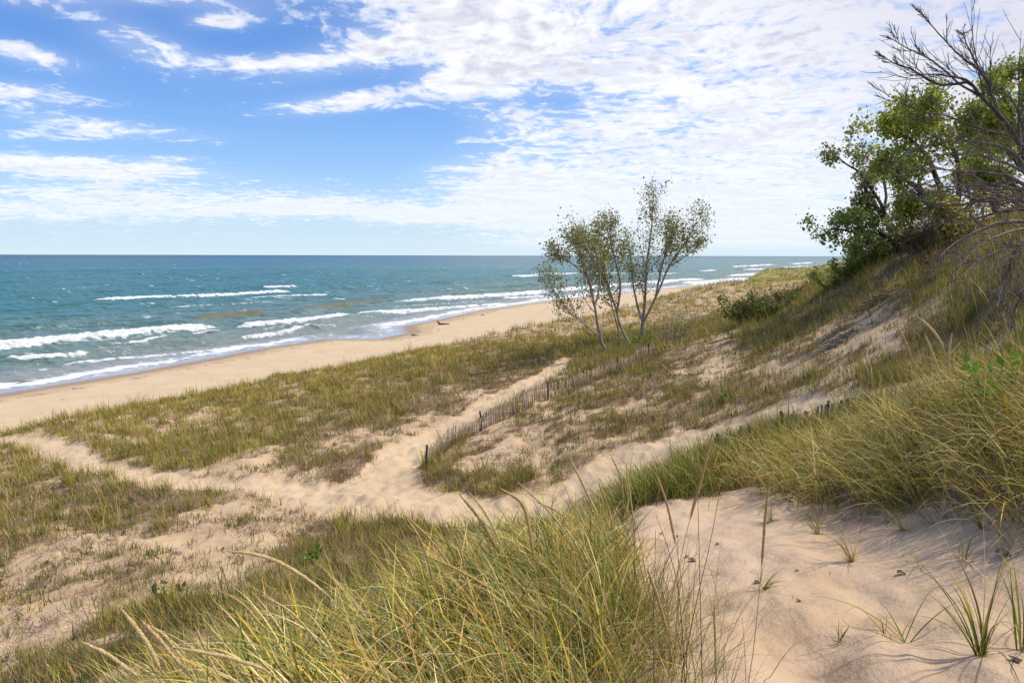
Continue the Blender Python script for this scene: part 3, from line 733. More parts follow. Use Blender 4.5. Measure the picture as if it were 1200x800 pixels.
def tree(name, base, limbs, label, cat, barkm, leafcols, leafsize, nleaf, kids=(9, 6), ang=(25, 55), lens=(.42, .5), up=.08, seed=1,
         trunk_r=.12, start=.25, group=None, leafspread=.10, leafy=True, wig=.12, jit=.35, twig_r=.006, colj=.15, extra_parts=None, leafskip=0):
    rng = np.random.default_rng(seed); base = np.array(base, float)
    root = empty(name, base); tag(root, label, cat, group)
    big, small, tips = [], [], []
    def spawn(path, rad, level):
        L = np.linalg.norm(np.diff(path, axis=0), axis=1).sum()
        nk = kids[level]; nk = max(2, int(nk*rng.uniform(.8, 1.2)))
        for c in range(nk):
            t = start+(1-start)*(c+rng.random())/nk if level == 0 else .12+.88*(c+rng.random())/nk
            t = min(t, .99); fi = t*(len(path)-1); i = int(fi); p = path[i]+(path[min(i+1, len(path)-1)]-path[i])*(fi-i)
            tg = path[min(i+1, len(path)-1)]-path[max(i-1, 0)]; tg = tg/np.linalg.norm(tg)
            r = rng.normal(0, 1, 3); r -= r.dot(tg)*tg; r /= np.linalg.norm(r)
            a = math.radians(rng.uniform(*ang)); d = tg*math.cos(a)+r*math.sin(a)
            ln = L*lens[level]*(1.15-.65*t)*rng.uniform(.7, 1.25)
            P = wander(p, d, ln, 6 if level == 0 else 4, wig, up, rng)
            r0 = max(twig_r, rad*(1-t*.8)*.5); R = np.linspace(r0, twig_r*.6, len(P))
            (big if level == 0 else small).append((P, R, 5 if level == 0 else 3))
            if level+1 < len(kids): spawn(P, r0, level+1)
            else: tips.append(P)
    for pts, r0, r1 in limbs:
        P = smooth_path(pts, max(8, len(pts)*4)); P[2:-1] += rng.normal(0, r0*.12, (len(P)-3, 3))
        big.append((P, np.linspace(r0, r1, len(P)), 9)); spawn(P, r0*.8, 0)
    v, f = tubes(big+small); place(np_mesh('trunk', v, f, barkm, root, smooth=True), base)
    if leafy:
        per = nleaf/len(tips); pos = []
        tint = []; len_of = lambda P: np.linalg.norm(P[-1]-P[0]); mean_len = np.mean([len_of(P) for P in tips])
        for P in tips[leafskip:]:
            k = rng.poisson(per*rng.choice([.2, .8, 1.2, 1.6] if leafsize > .11 or leafspread < .2 else [.7, 1., 1.3])*(len_of(P)/mean_len)**.7)
            if k == 0: continue
            tint.append(np.full(k, math.exp(rng.normal(0, .22))))
            t = rng.random(k)**.7*(len(P)-1); i = np.minimum(t.astype(int), len(P)-2)
            q = P[i]+(P[i+1]-P[i])*(t-i)[:, None]; pos.append(q+rng.normal(0, leafspread, (k, 3)))
        pos = np.concatenate(pos); n = len(pos)
        lc = np.array(leafcols)[rng.integers(0, len(leafcols), n)]*np.exp(rng.normal(0, colj, (n, 1)))*np.concatenate(tint)[:, None]
        v, f, c = leaves(pos, leafsize*np.exp(rng.normal(0, .32, n)), lc, rng)
        place(np_mesh('crown', v, f, M_leaf, root, col=c), base)
    return root, tips

def limb(px, Y, base=None, rng=None, dz=.0, depth=0.):
    """trace a limb: pixels at a distance, with a depth drift so the tree has real volume"""
    P = [W(a, b, Y+depth*(i/(max(1, len(px)-1)))) for i, (a, b) in enumerate(px)]
    if base is not None: P[0] = np.array(base)
    return P

# cottonwoods in the hollow
CW = [(.25, .29, .10), (.33, .35, .13), (.18, .22, .08), (.38, .34, .14), (.28, .24, .12)]
b1 = G(710, 413, 20); b2 = G(742, 404, 20); b3 = G(751, 397, 20); b4 = G(727, 406, 20)
print('cottonwood bases', b1, b2, b3, b4)
def lowb(b): return b-np.array([0, 0, .15])
Y1 = b1[1]
tree('cottonwood_tree', lowb(b1), [
    (limb([(710,413),(703,392),(697,360),(690,325),(679,298),(671,281)], Y1, lowb(b1), depth=-1.0), .11, .02),
    (limb([(714,411),(703,396),(686,380),(668,366),(652,345),(642,325)], Y1, lowb(b1)+np.array([.18,0,0]), depth=1.2), .07, .012),
    (limb([(697,360),(703,330),(700,300),(694,280)], Y1-.3, depth=.8), .07, .012),
    (limb([(690,325),(672,310),(655,300),(648,292)], Y1-.6, depth=-.8), .05, .01)],
    'leaning cottonwood with thin pale trunks, leftmost of the clump by the fence', 'tree', M_bark_pale, CW, .105, 5200, kids=(15, 7), lens=(.34, .50), seed=3, start=.34, leafspread=.22, up=.16, ang=(18, 42), group='cottonwoods by the fence')
Y2 = b2[1]
tree('cottonwood_tree', lowb(b2), [
    (limb([(742,404),(730,388),(722,362),(712,330),(704,300),(700,272)], Y2, lowb(b2), depth=.9), .11, .015),
    (limb([(723,366),(727,335),(722,310),(715,284),(712,268)], Y2+.2, depth=-1.0), .09, .015),
    (limb([(712,330),(696,305),(684,290),(680,276)], Y2+.4, depth=.8), .06, .012)],
    'cottonwood with forked trunk leaning left, in the middle of the tree clump', 'tree', M_bark_pale, CW, .105, 6000, kids=(16, 7), lens=(.34, .50), seed=5, start=.36, leafspread=.22, up=.16, ang=(18, 42), group='cottonwoods by the fence')
Y3 = b3[1]
tree('cottonwood_tree', lowb(b3), [
    (limb([(751,397),(753,380),(756,350),(758,310),(763,270),(766,224)], Y3, lowb(b3), depth=.5), .14, .015),
    (limb([(754,378),(770,345),(784,312),(802,286),(817,260)], Y3, depth=-1.2), .09, .015),
    (limb([(752,374),(744,345),(740,312),(736,282)], Y3, depth=1.2), .09, .014),
    (limb([(768,350),(776,310),(785,282),(789,266)], Y3-.3, depth=.9), .08, .014),
    (limb([(784,312),(800,302),(816,290),(823,284)], Y3-.5, depth=.7), .05, .01)],
    'tallest cottonwood with a dark forked trunk, rightmost of the clump beside the fence end', 'tree', M_bark_pale, CW, .105, 8500, kids=(16, 7), lens=(.32, .50), seed=9, start=.32, leafspread=.22, up=.16, ang=(18, 42), group='cottonwoods by the fence')
tree('cottonwood_sapling', lowb(b4), [(limb([(727,406),(724,385),(716,352),(709,318),(706,290)], b4[1], lowb(b4), depth=-.7), .055, .012)],
    'thin pale cottonwood stem between the two leaning trunks', 'tree', M_bark_pale, CW, .13, 900, kids=(8, 4), lens=(.3, .45), seed=12, start=.45, leafspread=.24, group='cottonwoods by the fence')

# wooded crest on the right
GRYG = [(.24, .28, .12), (.31, .32, .15), (.19, .22, .10), (.34, .30, .13)]
OAK = [(.20, .28, .05), (.27, .36, .06), (.15, .22, .05), (.34, .38, .09)]
OAKB = [(.25, .35, .05), (.36, .42, .07), (.18, .26, .05), (.34, .33, .07), (.44, .40, .09)]
RUST = [(.36, .33, .09), (.26, .28, .07), (.44, .34, .11), (.30, .22, .09)]
def ground_at(px, Y):
    x = W(px, 300, Y)[0]; return np.array([x, Y, HZ(x, Y)-.2])
g = ground_at(1056, 33)
tree('oak_tree', g, [
    (limb([(1056,300),(1046,284),(1030,272),(1005,272),(985,268),(962,268)], 33, g, depth=-1), .14, .02),
    (limb([(1046,284),(1030,282),(1012,284),(998,290)], 33, depth=-2), .07, .012),
    (limb([(1030,272),(1018,260),(1004,256),(990,256)], 33, depth=1), .07, .012)],
    'low green oak branch spreading left over the water from the wooded crest', 'tree', M_bark_dark, OAK+GRYG[:2], .12, 3400, kids=(9, 5), lens=(.30, .5), seed=21, start=.4, leafspread=.16, up=.03, group='trees on the wooded crest')
g = ground_at(1052, 35)
tree('grey_green_tree', g, [
    (limb([(1052,295),(1042,262),(1026,240),(1014,222),(1020,208)], 35, g, depth=0), .20, .05),
    (limb([(1042,262),(1030,235),(1010,205),(990,190),(982,185)], 35, depth=-1.5), .10, .015),
    (limb([(1036,255),(1038,225),(1030,200),(1010,180)], 35, depth=1.5), .09, .012),
    (limb([(1048,272),(1060,245),(1058,220)], 35, depth=-1), .08, .012),
    (limb([(1042,262),(1022,248),(1003,238)], 35, depth=.5), .06, .012)],
    'thin grey green tree with a crooked dark trunk on the crest', 'tree', M_bark_dark, GRYG, .12, 4600, kids=(9, 5), lens=(.34, .45), seed=22, start=.35, leafspread=.14, group='trees on the wooded crest')
g = ground_at(1115, 31)
tree('oak_tree', g, [
    (limb([(1115,292),(1100,252),(1080,226),(1058,206),(1040,185)], 31, g, depth=-1.5), .20, .02),
    (limb([(1108,262),(1100,215),(1080,175),(1055,155),(1030,148)], 31, depth=1), .15, .015),
    (limb([(1112,270),(1125,215),(1115,170),(1095,140),(1080,130)], 31, depth=-2), .15, .015),
    (limb([(1112,270),(1145,225),(1160,180),(1165,140)], 31, depth=2), .15, .015),
    (limb([(1100,252),(1075,250),(1060,240)], 31, depth=-1), .08, .012)],
    'broad bright green oak with spreading dark limbs on the crest', 'tree', M_bark_dark, OAKB, .125, 14500, kids=(12, 6), lens=(.32, .5), seed=23, start=.3, leafspread=.2, group='trees on the wooded crest')
g = ground_at(1215, 24)
tree('oak_tree', g, [
    (limb([(1215,260),(1205,200),(1190,150),(1175,110),(1170,95)], 24, g, depth=1), .16, .015),
    (limb([(1210,220),(1225,160),(1215,110),(1200,85)], 24, depth=-1), .13, .015),
    (limb([(1206,205),(1180,175),(1155,150),(1140,135)], 24, depth=-1), .11, .012),
    (limb([(1210,230),(1185,215),(1160,205),(1145,200)], 24, depth=1), .09, .012)],
    'tall bright oak at the right edge of the photo, behind the bare branches', 'tree', M_bark_dark, OAKB, .10, 13500, kids=(11, 6), lens=(.32, .5), seed=24, start=.3, leafspread=.15, group='trees on the wooded crest')
g = ground_at(1165, 30)
tree('scrub_oak', g, [
    (limb([(1165,285),(1150,262),(1120,250),(1095,246)], 30, g, depth=-1), .12, .015),
    (limb([(1162,280),(1165,245),(1150,220),(1130,205)], 30, depth=1), .12, .015),
    (limb([(1160,280),(1190,250),(1205,225)], 30, depth=0), .10, .015),
    (limb([(1158,276),(1140,270),(1118,270)], 30, depth=-1.5), .08, .012)],
    'olive and rusty scrub oak low under the bright oaks on the crest', 'tree', M_bark_dark, RUST, .11, 8000, kids=(10, 6), lens=(.36, .5), seed=25, start=.25, leafspread=.18, group='trees on the wooded crest')
g = ground_at(1082, 34)
tree('scrub_oak', g, [
    (limb([(1082,295),(1075,272),(1062,258),(1050,250)], 34, g, depth=-1), .10, .012),
    (limb([(1080,288),(1092,262),(1090,240),(1080,232)], 34, depth=1), .10, .012),
    (limb([(1080,288),(1064,280),(1048,276)], 34, depth=-1), .07, .012)],
    'small dark green scrub oak between the crooked trunk and the broad oak', 'tree', M_bark_dark, RUST[:2]+GRYG, .115, 3000, kids=(9, 5), lens=(.38, .5), seed=26, start=.2, leafspread=.17, group='trees on the wooded crest')

# ------------------------------------------------------------------ bare tree at the right edge, standing just outside the frame
YB = 9.0
gb = ground_at(1275, YB)
def bare(name, g, limbs, label, barkm, kids, lens, seed, ang=(18, 48), up=.03, wig=.13, twig_r=.004, start=.2):
    return tree(name, g, limbs, label, 'tree', barkm, None, 0, 0, kids=kids, lens=lens, seed=seed, ang=ang, up=up, leafy=False, wig=wig, twig_r=twig_r, start=start)
bare('bare_tree', gb, [
    (limb([(1275,330),(1245,260),(1215,195),(1190,160),(1172,135),(1150,112),(1135,95),(1112,88),(1088,86),(1065,88)], YB, gb, depth=-.6), .040, .004),
    (limb([(1172,135),(1160,105),(1150,85),(1120,60),(1092,30),(1078,12)], YB-.2, depth=.5), .019, .003),
    (limb([(1150,112),(1125,98),(1095,72),(1062,55),(1040,42)], YB-.3, depth=-.4), .015, .003),
    (limb([(1135,95),(1100,98),(1070,82),(1045,72),(1034,64)], YB-.4, depth=.3), .018, .004),
    (limb([(1160,100),(1142,70),(1130,45),(1128,34)], YB-.2, depth=.6), .015, .003),
    (limb([(1190,160),(1150,150),(1110,135),(1075,128),(1040,112)], YB-.2, depth=-.9), .015, .003),
    (limb([(1200,175),(1196,140),(1180,110),(1150,108)], YB, depth=.5), .02, .004)],
    'bare dark branches fanning up against the clouds at the top right', M_bark_dark, (12, 8), (.22, .55), 31, ang=(15, 34), up=.07, wig=.07)
g2 = ground_at(1300, 8.0)
bare('bare_tree', g2, [
    (limb([(1300,360),(1270,300),(1240,250),(1210,222),(1180,205),(1130,200),(1080,196)], 8, g2, depth=1.0), .05, .004),
    (limb([(1240,250),(1200,235),(1160,232),(1120,240),(1085,236)], 8.2, depth=1), .03, .004),
    (limb([(1250,265),(1205,258),(1165,262),(1125,280),(1100,300)], 8.1, depth=-.6), .028, .004),
    (limb([(1262,285),(1225,268),(1195,285),(1180,320),(1170,350),(1168,378)], 8, depth=-.8), .028, .004),
    (limb([(1225,268),(1190,268),(1150,286),(1122,312)], 7.9, depth=-.8), .02, .004),
    (limb([(1215,222),(1190,180),(1150,165),(1110,165),(1080,170)], 8.2, depth=.8), .022, .004),
    (limb([(1245,255),(1205,205),(1170,188),(1130,180),(1085,182)], 8.6, depth=1), .022, .004),
    (limb([(1240,250),(1195,222),(1150,216),(1105,218),(1062,212)], 9.0, depth=1), .022, .004),
    (limb([(1255,270),(1210,246),(1170,248),(1130,258),(1090,262)], 8.4, depth=1), .022, .004),
    (limb([(1262,290),(1215,282),(1180,290),(1150,302),(1130,330)], 7.8, depth=-.5), .016, .003),
    (limb([(1270,300),(1235,310),(1205,330),(1190,360),(1185,372)], 8, depth=.4), .018, .004)],
    'leafless grey tree reaching in low from the right edge with drooping twigs', M_bark_grey, (13, 9), (.32, .42), 32, ang=(15, 42), up=.0)

# ------------------------------------------------------------------ shrubs
def shrub(name, center_px, Y, w, h, label, cols, leafsize, nleaf, seed, nst=14, group=None, base=None, barkm=M_bark_dark, cat='shrub', flat=.6):
    rng = np.random.default_rng(seed)
    b = ground_at(center_px, Y) if base is None else np.array(base); root = empty(name, b); tag(root, label, cat, group)
    st, tips = [], []
    for i in range(nst):
        a = rng.uniform(0, 2*PI); sp = rng.random()**.6
        s0 = b+np.array([math.cos(a)*w*.22*sp, math.sin(a)*w*.22*sp*flat, 0]); s0[2] = HZ(s0[0], s0[1])-.05
        d = np.array([math.cos(a)*sp*w*.5, math.sin(a)*sp*w*.5*flat, h*rng.uniform(.6, 1.05)]); L = np.linalg.norm(d)
        P = wander(s0, d, L, 6, .13, .03, rng); st.append((P, np.linspace(.02+.01*h, .006, 6), 4))
        for k in range(6):
            j = rng.integers(1, 6); dd_ = (P[j]-P[j-1]); dd_ = dd_/np.linalg.norm(dd_)+rng.normal(0, .7, 3)
            Q = wander(P[j], dd_, L*rng.uniform(.2, .45), 4, .15, .05, rng); st.append((Q, np.linspace(.009, .004, 4), 3)); tips.append(Q)
    v, f = tubes(st); place(np_mesh('stems', v, f, barkm, root), b)
    n = nleaf; k = rng.integers(0, len(tips), n); t = rng.random(n)*3; T = np.array(tips); i = np.minimum(t.astype(int), 2)
    pos = T[k, i]+(T[k, i+1]-T[k, i])*(t-i)[:, None]+rng.normal(0, .05+.04*h, (n, 3))
    lc = np.array(cols)[rng.integers(0, len(cols), n)]*np.exp(rng.normal(0, .18, (n, 1)))
    v, f, c = leaves(pos, leafsize*np.exp(rng.normal(0, .2, n)), lc, rng)
    place(np_mesh('foliage', v, f, M_leaf, root, col=c), b); return root
shrub('crest_shrub', 985, 36, 2.6, 1.2, 'dark green bush hanging over the left end of the wooded crest', OAK+RUST[:1], .12, 1500, 41, 18, 'shrubs on the crest')
shrub('crest_shrub', 1008, 35, 2.8, 1.3, 'olive green bush second from the left on the crest', OAK+RUST[:2], .12, 1500, 42, 18, 'shrubs on the crest')
shrub('crest_shrub', 1032, 34, 2.8, 1.3, 'mossy olive bush under the crooked grey green tree', RUST[:2]+[(.15, .17, .04)], .12, 1700, 43, 20, 'shrubs on the crest')
shrub('crest_shrub', 1058, 33.5, 2.8, 1.1, 'brownish olive bush at the right end of the crest shrubs', RUST, .12, 1700, 44, 18, 'shrubs on the crest')
shrub('twiggy_shrub', 1085, 31, 3.0, 1.2, 'grey twiggy bush with few leaves beneath the broad oak', [(.15, .12, .08), (.12, .12, .05)], .10, 500, 45, 30, barkm=M_bark_grey)
b = G(888, 376, 15); shrub('low_shrub', 0, 0, 3.6, 1.35, 'dark green rounded shrub alone on the grassy slope left of the crest', [(.13, .16, .04), (.19, .21, .05), (.11, .12, .04)], .12, 3800, 46, 26, base=b-np.array([0, 0, .1]))
b = G(920, 352, 15); shrub('low_shrub', 0, 0, 2.4, .9, 'thin brownish shrub just above the dark green rounded shrub', [(.13, .12, .05), (.16, .14, .06)], .11, 700, 47, 16, base=b-np.array([0, 0, .1]))
b = G(963, 330, 15); shrub('low_shrub', 0, 0, 1.8, .9, 'small leggy bush below the left end of the wooded crest', OAK, .14, 550, 48, 12, base=b-np.array([0, 0, .1]))
b = G(782, 402, 15); shrub('sparse_shrub', 0, 0, 2.9, 2.0, 'thin leafy bush right of the tallest cottonwood', CW, .11, 420, 49, 14, base=b-np.array([0, 0, .1]), barkm=M_bark_pale)
b = G(752, 404, 15); shrub('leafy_sprout', 0, 0, 1.6, .6, 'fresh bright green sprout at the foot of the tallest cottonwood', [(.17, .30, .03), (.24, .36, .05)], .12, 420, 50, 12, base=b)
b = G(735, 388, 15); shrub('leafy_sprout', 0, 0, 1.1, .9, 'small dark green shoot behind the cottonwood trunks', OAK, .11, 160, 51, 8, base=b)
b = G(1118, 283, 12)
shrub('rusty_shrub', 1108, 27, 1.6, .5, 'rust brown clump on the hillside below the scrub oaks', [(.16, .06, .025), (.10, .05, .03)], .10, 350, 52, 12)

# brush heap on the sandy hillside
def brush(px, py, w, seed, label):
    rng = np.random.default_rng(seed); b = G(px, py, 12); root = empty('brush_heap', b); tag(root, label, 'brush heap', 'heaps of dead brush')
    L = []
    for i in range(46):
        p = b+np.array([rng.normal(0, w*.3), rng.normal(0, w*.12), 0]); p[2] = HZ(p[0], p[1])+rng.random()*.28
        a = rng.normal(0, .5)+(0 if rng.random() < .5 else PI); P = wander(p, (math.cos(a), math.sin(a)*.4, rng.normal(.05, .18)), w*rng.uniform(.15, .4), 5, .15, -.03, rng)
        L.append((P, np.linspace(rng.uniform(.007, .02), .004, 5), 5))
    v, f = tubes(L); place(np_mesh('dead_sticks', v, f, M_bark_dark, root), b)
brush(1037, 350, 2.0, 61, 'heap of dark dead sticks above the sandy hillside')
brush(1022, 358, 1.3, 62, 'smaller dark brush heap just left of the big stick heap')
brush(985, 402, 1.0, 63, 'little pile of dark twigs low on the open sandy slope')

# ------------------------------------------------------------------ broad leaved plants
def leafy(px, py, Y, h, seed, label, n=26, size=.05, name='leafy_plant', cols=((.12, .30, .03), (.19, .38, .05))):
    rng = np.random.default_rng(seed); b = G(px, py) if Y is None else None
    if b is None:
        x = W(px, py, Y)[0]; b = np.array([x, Y, HZ(x, Y)])
    root = empty(name, b); tag(root, label, 'plant')
    st, pos = [], []
    for i in range(5):
        P = wander(b+rng.normal(0, .03, 3)*[1, 1, 0], (rng.normal(0, .35), rng.normal(0, .35), 1), h*rng.uniform(.75, 1.1), 6, .08, .02, rng)
        st.append((P, np.linspace(.004, .0015, 6), 5)); t = rng.uniform(1.5, 5, n//5); i_ = np.minimum(t.astype(int), 4)
        pos.append(P[i_]+(P[i_+1]-P[i_])*(t-i_)[:, None])
    v, f = tubes(st); s_ = place(np_mesh('stems', v, f, M_leaf, root, col=np.tile((.12, .2, .04), (len(v), 1))), b)
    pos = np.concatenate(pos); lc = np.array(cols)[rng.integers(0, len(cols), len(pos))]*np.exp(rng.normal(0, .12, (len(pos), 1)))
    v, f, c = leaves(pos, size*np.exp(rng.normal(0, .18, len(pos))), lc, rng, droop=-.25); place(np_mesh('leaves', v, f, M_leaf, root, col=c), b)
leafy(1170, 460, 4.9, .58, 71, 'bright green broad leaved plant growing out of the right grass mound', 60, .055)
leafy(1195, 470, 5.1, .50, 72, 'second broad leaved plant at the right edge of the grass mound', 40, .055)
leafy(692, 545, 13.5, .75, 73, 'small dark green weed standing above the bank beside the path', 50, .08, cols=((.06, .14, .03), (.09, .19, .04)))
leafy(847, 477, None, .5, 74, 'low green weed on the sand below the second slope', 36, .10, cols=((.08, .13, .03), (.11, .17, .04)))
leafy(192, 712, None, .42, 75, 'dark green weed tuft in the sandy hollow at the lower left', 60, .10, cols=((.05, .11, .02), (.08, .15, .03)))
leafy(368, 662, None, .40, 76, 'bright green weed tuft among dead grass below the path', 60, .09, cols=((.08, .20, .02), (.13, .26, .03)))

# ------------------------------------------------------------------ snow fences
def fence(pix, label, h, spacing, seed, wood, posts_every, start=9., sink=0., lean=.10):
    rng = np.random.default_rng(seed)
    wp = [G(a, b, start) for a, b in pix]; pts = smooth_path(np.array(wp), 60)
    seg = np.r_[0, np.cumsum(np.hypot(np.diff(pts[:, 0]), np.diff(pts[:, 1])))]; L = seg[-1]
    root = empty('picket_fence', wp[0]); tag(root, label, 'fence', 'weathered snow fences')
    n = int(L/spacing); hv, hf, o = [], [], 0; panel = 0; post_at = np.arange(0, L+.01, posts_every)
    bo = np.array(wp[0])
    def box(c, tx, ty, w, th, z0, z1, lx, ly):
        nx, ny = -ty, tx; v = []
        for z, q in ((z0, 0), (z1, 1)):
            for a, b in ((-1, -1), (1, -1), (1, 1), (-1, 1)):
                v.append((c[0]+tx*a*w*.5+nx*b*th*.5+lx*q, c[1]+ty*a*w*.5+ny*b*th*.5+ly*q, z))
        return np.array(v), np.array([[0, 3, 2, 1], [4, 5, 6, 7], [0, 1, 5, 4], [1, 2, 6, 5], [2, 3, 7, 6], [3, 0, 4, 7]])
    def at(s): return np.array([np.interp(s, seg, pts[:, 0]), np.interp(s, seg, pts[:, 1])])
    wires = {z: [] for z in (.25, .55, .85)}
    for k in range(len(post_at)):
        s0 = post_at[k]; s1 = post_at[k+1] if k+1 < len(post_at) else L
        vs, fs, o = [], [], 0
        for s in np.arange(s0+spacing*.6, s1-spacing*.3, spacing):
            if rng.random() < .06: continue
            c = at(s+rng.normal(0, spacing*.12)); e = at(s+.05)-at(s-.05); e = e/(np.linalg.norm(e)+1e-9); z = HZ(*c)
            bury = h*(.02+.35*vnoise(s*.5, 3., seed))+sink
            top = z+max(.18, h-bury)+rng.normal(0, .03); ll = rng.normal(0, lean)*(top-z)
            v, f = box(c, e[0], e[1], .055*rng.uniform(.8, 1.2), .014, z-.15, top, e[0]*ll+rng.normal(.03, .02), e[1]*ll)
            vs.append(v); fs.append(f+o); o += 8
        if vs: place(np_mesh('picket_panel', np.concatenate(vs), np.concatenate(fs), wood, root), bo)
        c = at(s0); z = HZ(*c); P = np.array([[c[0], c[1], z-.3], [c[0]+.01, c[1], z+h*.5], [c[0]+.02+rng.normal(0, .03), c[1], z+h*.92]])
        v, f = tube(P, [.04, .038, .034], 8); place(np_mesh('post', v, f, M_post, root, smooth=True), bo)
    lst = []
    for z0 in (.22, .55, .82):
        P = []
        for s in np.linspace(0, L, int(L/.35)):
            c = at(s); bury = h*(.02+.35*vnoise(s*.5, 3., seed))+sink; P.append((c[0], c[1], HZ(*c)+max(.16, h-bury)*z0+.01*math.sin(s*9)))
        lst.append((np.array(P), np.full(len(P), .005), 4))
    v, f = tubes(lst); place(np_mesh('wire', v, f, M_wire, root), bo)
fence([(500,549),(520,533),(560,508),(604,485),(650,466),(690,450),(735,432),(766,414)], 'long weathered picket fence running from the path up to the cottonwoods', .84, .12, 81, M_wood, 4.3, start=12)
fence([(838,528),(870,518),(905,508),(940,499),(975,489),(1000,482)], 'dark half buried picket fence in the grass below the upper path', .46, .105, 82, M_oldwood, 2.4, start=9, lean=.2)

# ------------------------------------------------------------------ driftwood on the beach
def driftwood(px, py, L, seed, label, up=True):
    rng = np.random.default_rng(seed); b = G(px, py, 40); root = empty('driftwood', b); tag(root, label, 'driftwood')
    e = np.array([1, .15, 0]); q = L/1.8; P = np.array([b-e*L*.5+[0, 0, .62*q if up else .1], b-e*L*.40+[0, 0, .30*q if up else .1], b-e*L*.28+[0, 0, .10], b+[0, 0, .12], b+e*L*.3+[0, 0, .06], b+e*L*.5+[0, 0, .02]])
    P = smooth_path(P, 16)+rng.normal(0, .01, (16, 3)); v, f = tube(P, np.concatenate([np.linspace(.07, .17, 5), np.linspace(.16, .10, 11)])*q, 8)
    place(np_mesh('log', v, f, M_drift, root, smooth=True), b)
    if up:
        Q = wander(P[3], (-.2, .1, .8), .4, 5, .1, 0, rng); v, f = tube(Q, np.linspace(.06, .02, 5), 6); place(np_mesh('branch_stub', v, f, M_drift, root, smooth=True), b)
driftwood(520, 380.5, 2.2, 91, 'dark driftwood log with one raised end on the damp beach')
driftwood(486, 393.5, 1.1, 92, 'small dark driftwood piece near the tidal pool', False)
driftwood(566, 369.5, .9, 93, 'tiny driftwood stick farther along the beach', False)

# bits of reed and twig along the wrack line
def wrack():
    n0 = 60000; th = RNG.uniform(-.75, .5, n0); r = 45*np.exp(RNG.random(n0)*1.6); x = r*np.sin(th); y = r*np.cos(th)+OY
    sh, _ = polydist(x, y, shore); wl = sh+(fbm(x*.12, y*.12, 501, 3)-.5)*4
    ok = ((np.abs(wl-6.6) < .35) & (RNG.random(n0) < .55)) | ((wl > 4) & (sh < 17) & (lookup(GT, x, y) < 0) & (RNG.random(n0) < .012))
    x, y, r = x[ok], y[ok], r[ok]; n = len(x); nb = 3
    X = np.repeat(x, nb)+RNG.normal(0, .12, n*nb); Y = np.repeat(y, nb)+RNG.normal(0, .12, n*nb); m = len(X)
    col = pick(m, [.6, .3, .1], [DEAD*.45, DEAD*.8, GREY], .3)
    v, f, c = blades(np.stack([X, Y, lookup(GZ, X, Y)+.01], -1), RNG.uniform(.08, .45, m), RNG.uniform(0, 2*PI, m), np.full(m, 1.35), RNG.uniform(-.2, .2, m), RNG.uniform(.02, .06, m), 2, col)
    tag(np_mesh('wrack_litter', v, f, M_grass, col=c), 'thin line of washed up reeds and twigs along the beach', 'litter', kind='stuff')
wrack()

# ------------------------------------------------------------------ seed stalks of marram grass
m, t = new_mat('straw_stem'); pos = t.new('ShaderNodeTexCoord').outputs['Object']
t.link(t.mix(t.ss(.35, .65, t.noise(pos, 18, 3)), (.36, .25, .08), (.50, .40, .17)), t.b.inputs['Base Color']); t.b.inputs['Roughness'].default_value = .7; M_stem = m
m, t = new_mat('seed_head'); pos = t.new('ShaderNodeTexCoord').outputs['Object']
t.link(t.mix(t.ss(.35, .65, t.noise(pos, 260, 2, .7)), (.33, .21, .07), (.62, .49, .24)), t.b.inputs['Base Color']); t.b.inputs['Roughness'].default_value = .85; M_seed = m
m, t = new_mat('brown_seed_head'); pos = t.new('ShaderNodeTexCoord').outputs['Object']
t.link(t.mix(t.ss(.35, .65, t.noise(pos, 260, 2, .7)), (.28, .17, .055), (.50, .34, .13)), t.b.inputs['Base Color']); t.b.inputs['Roughness'].default_value = .85; M_seed2 = m
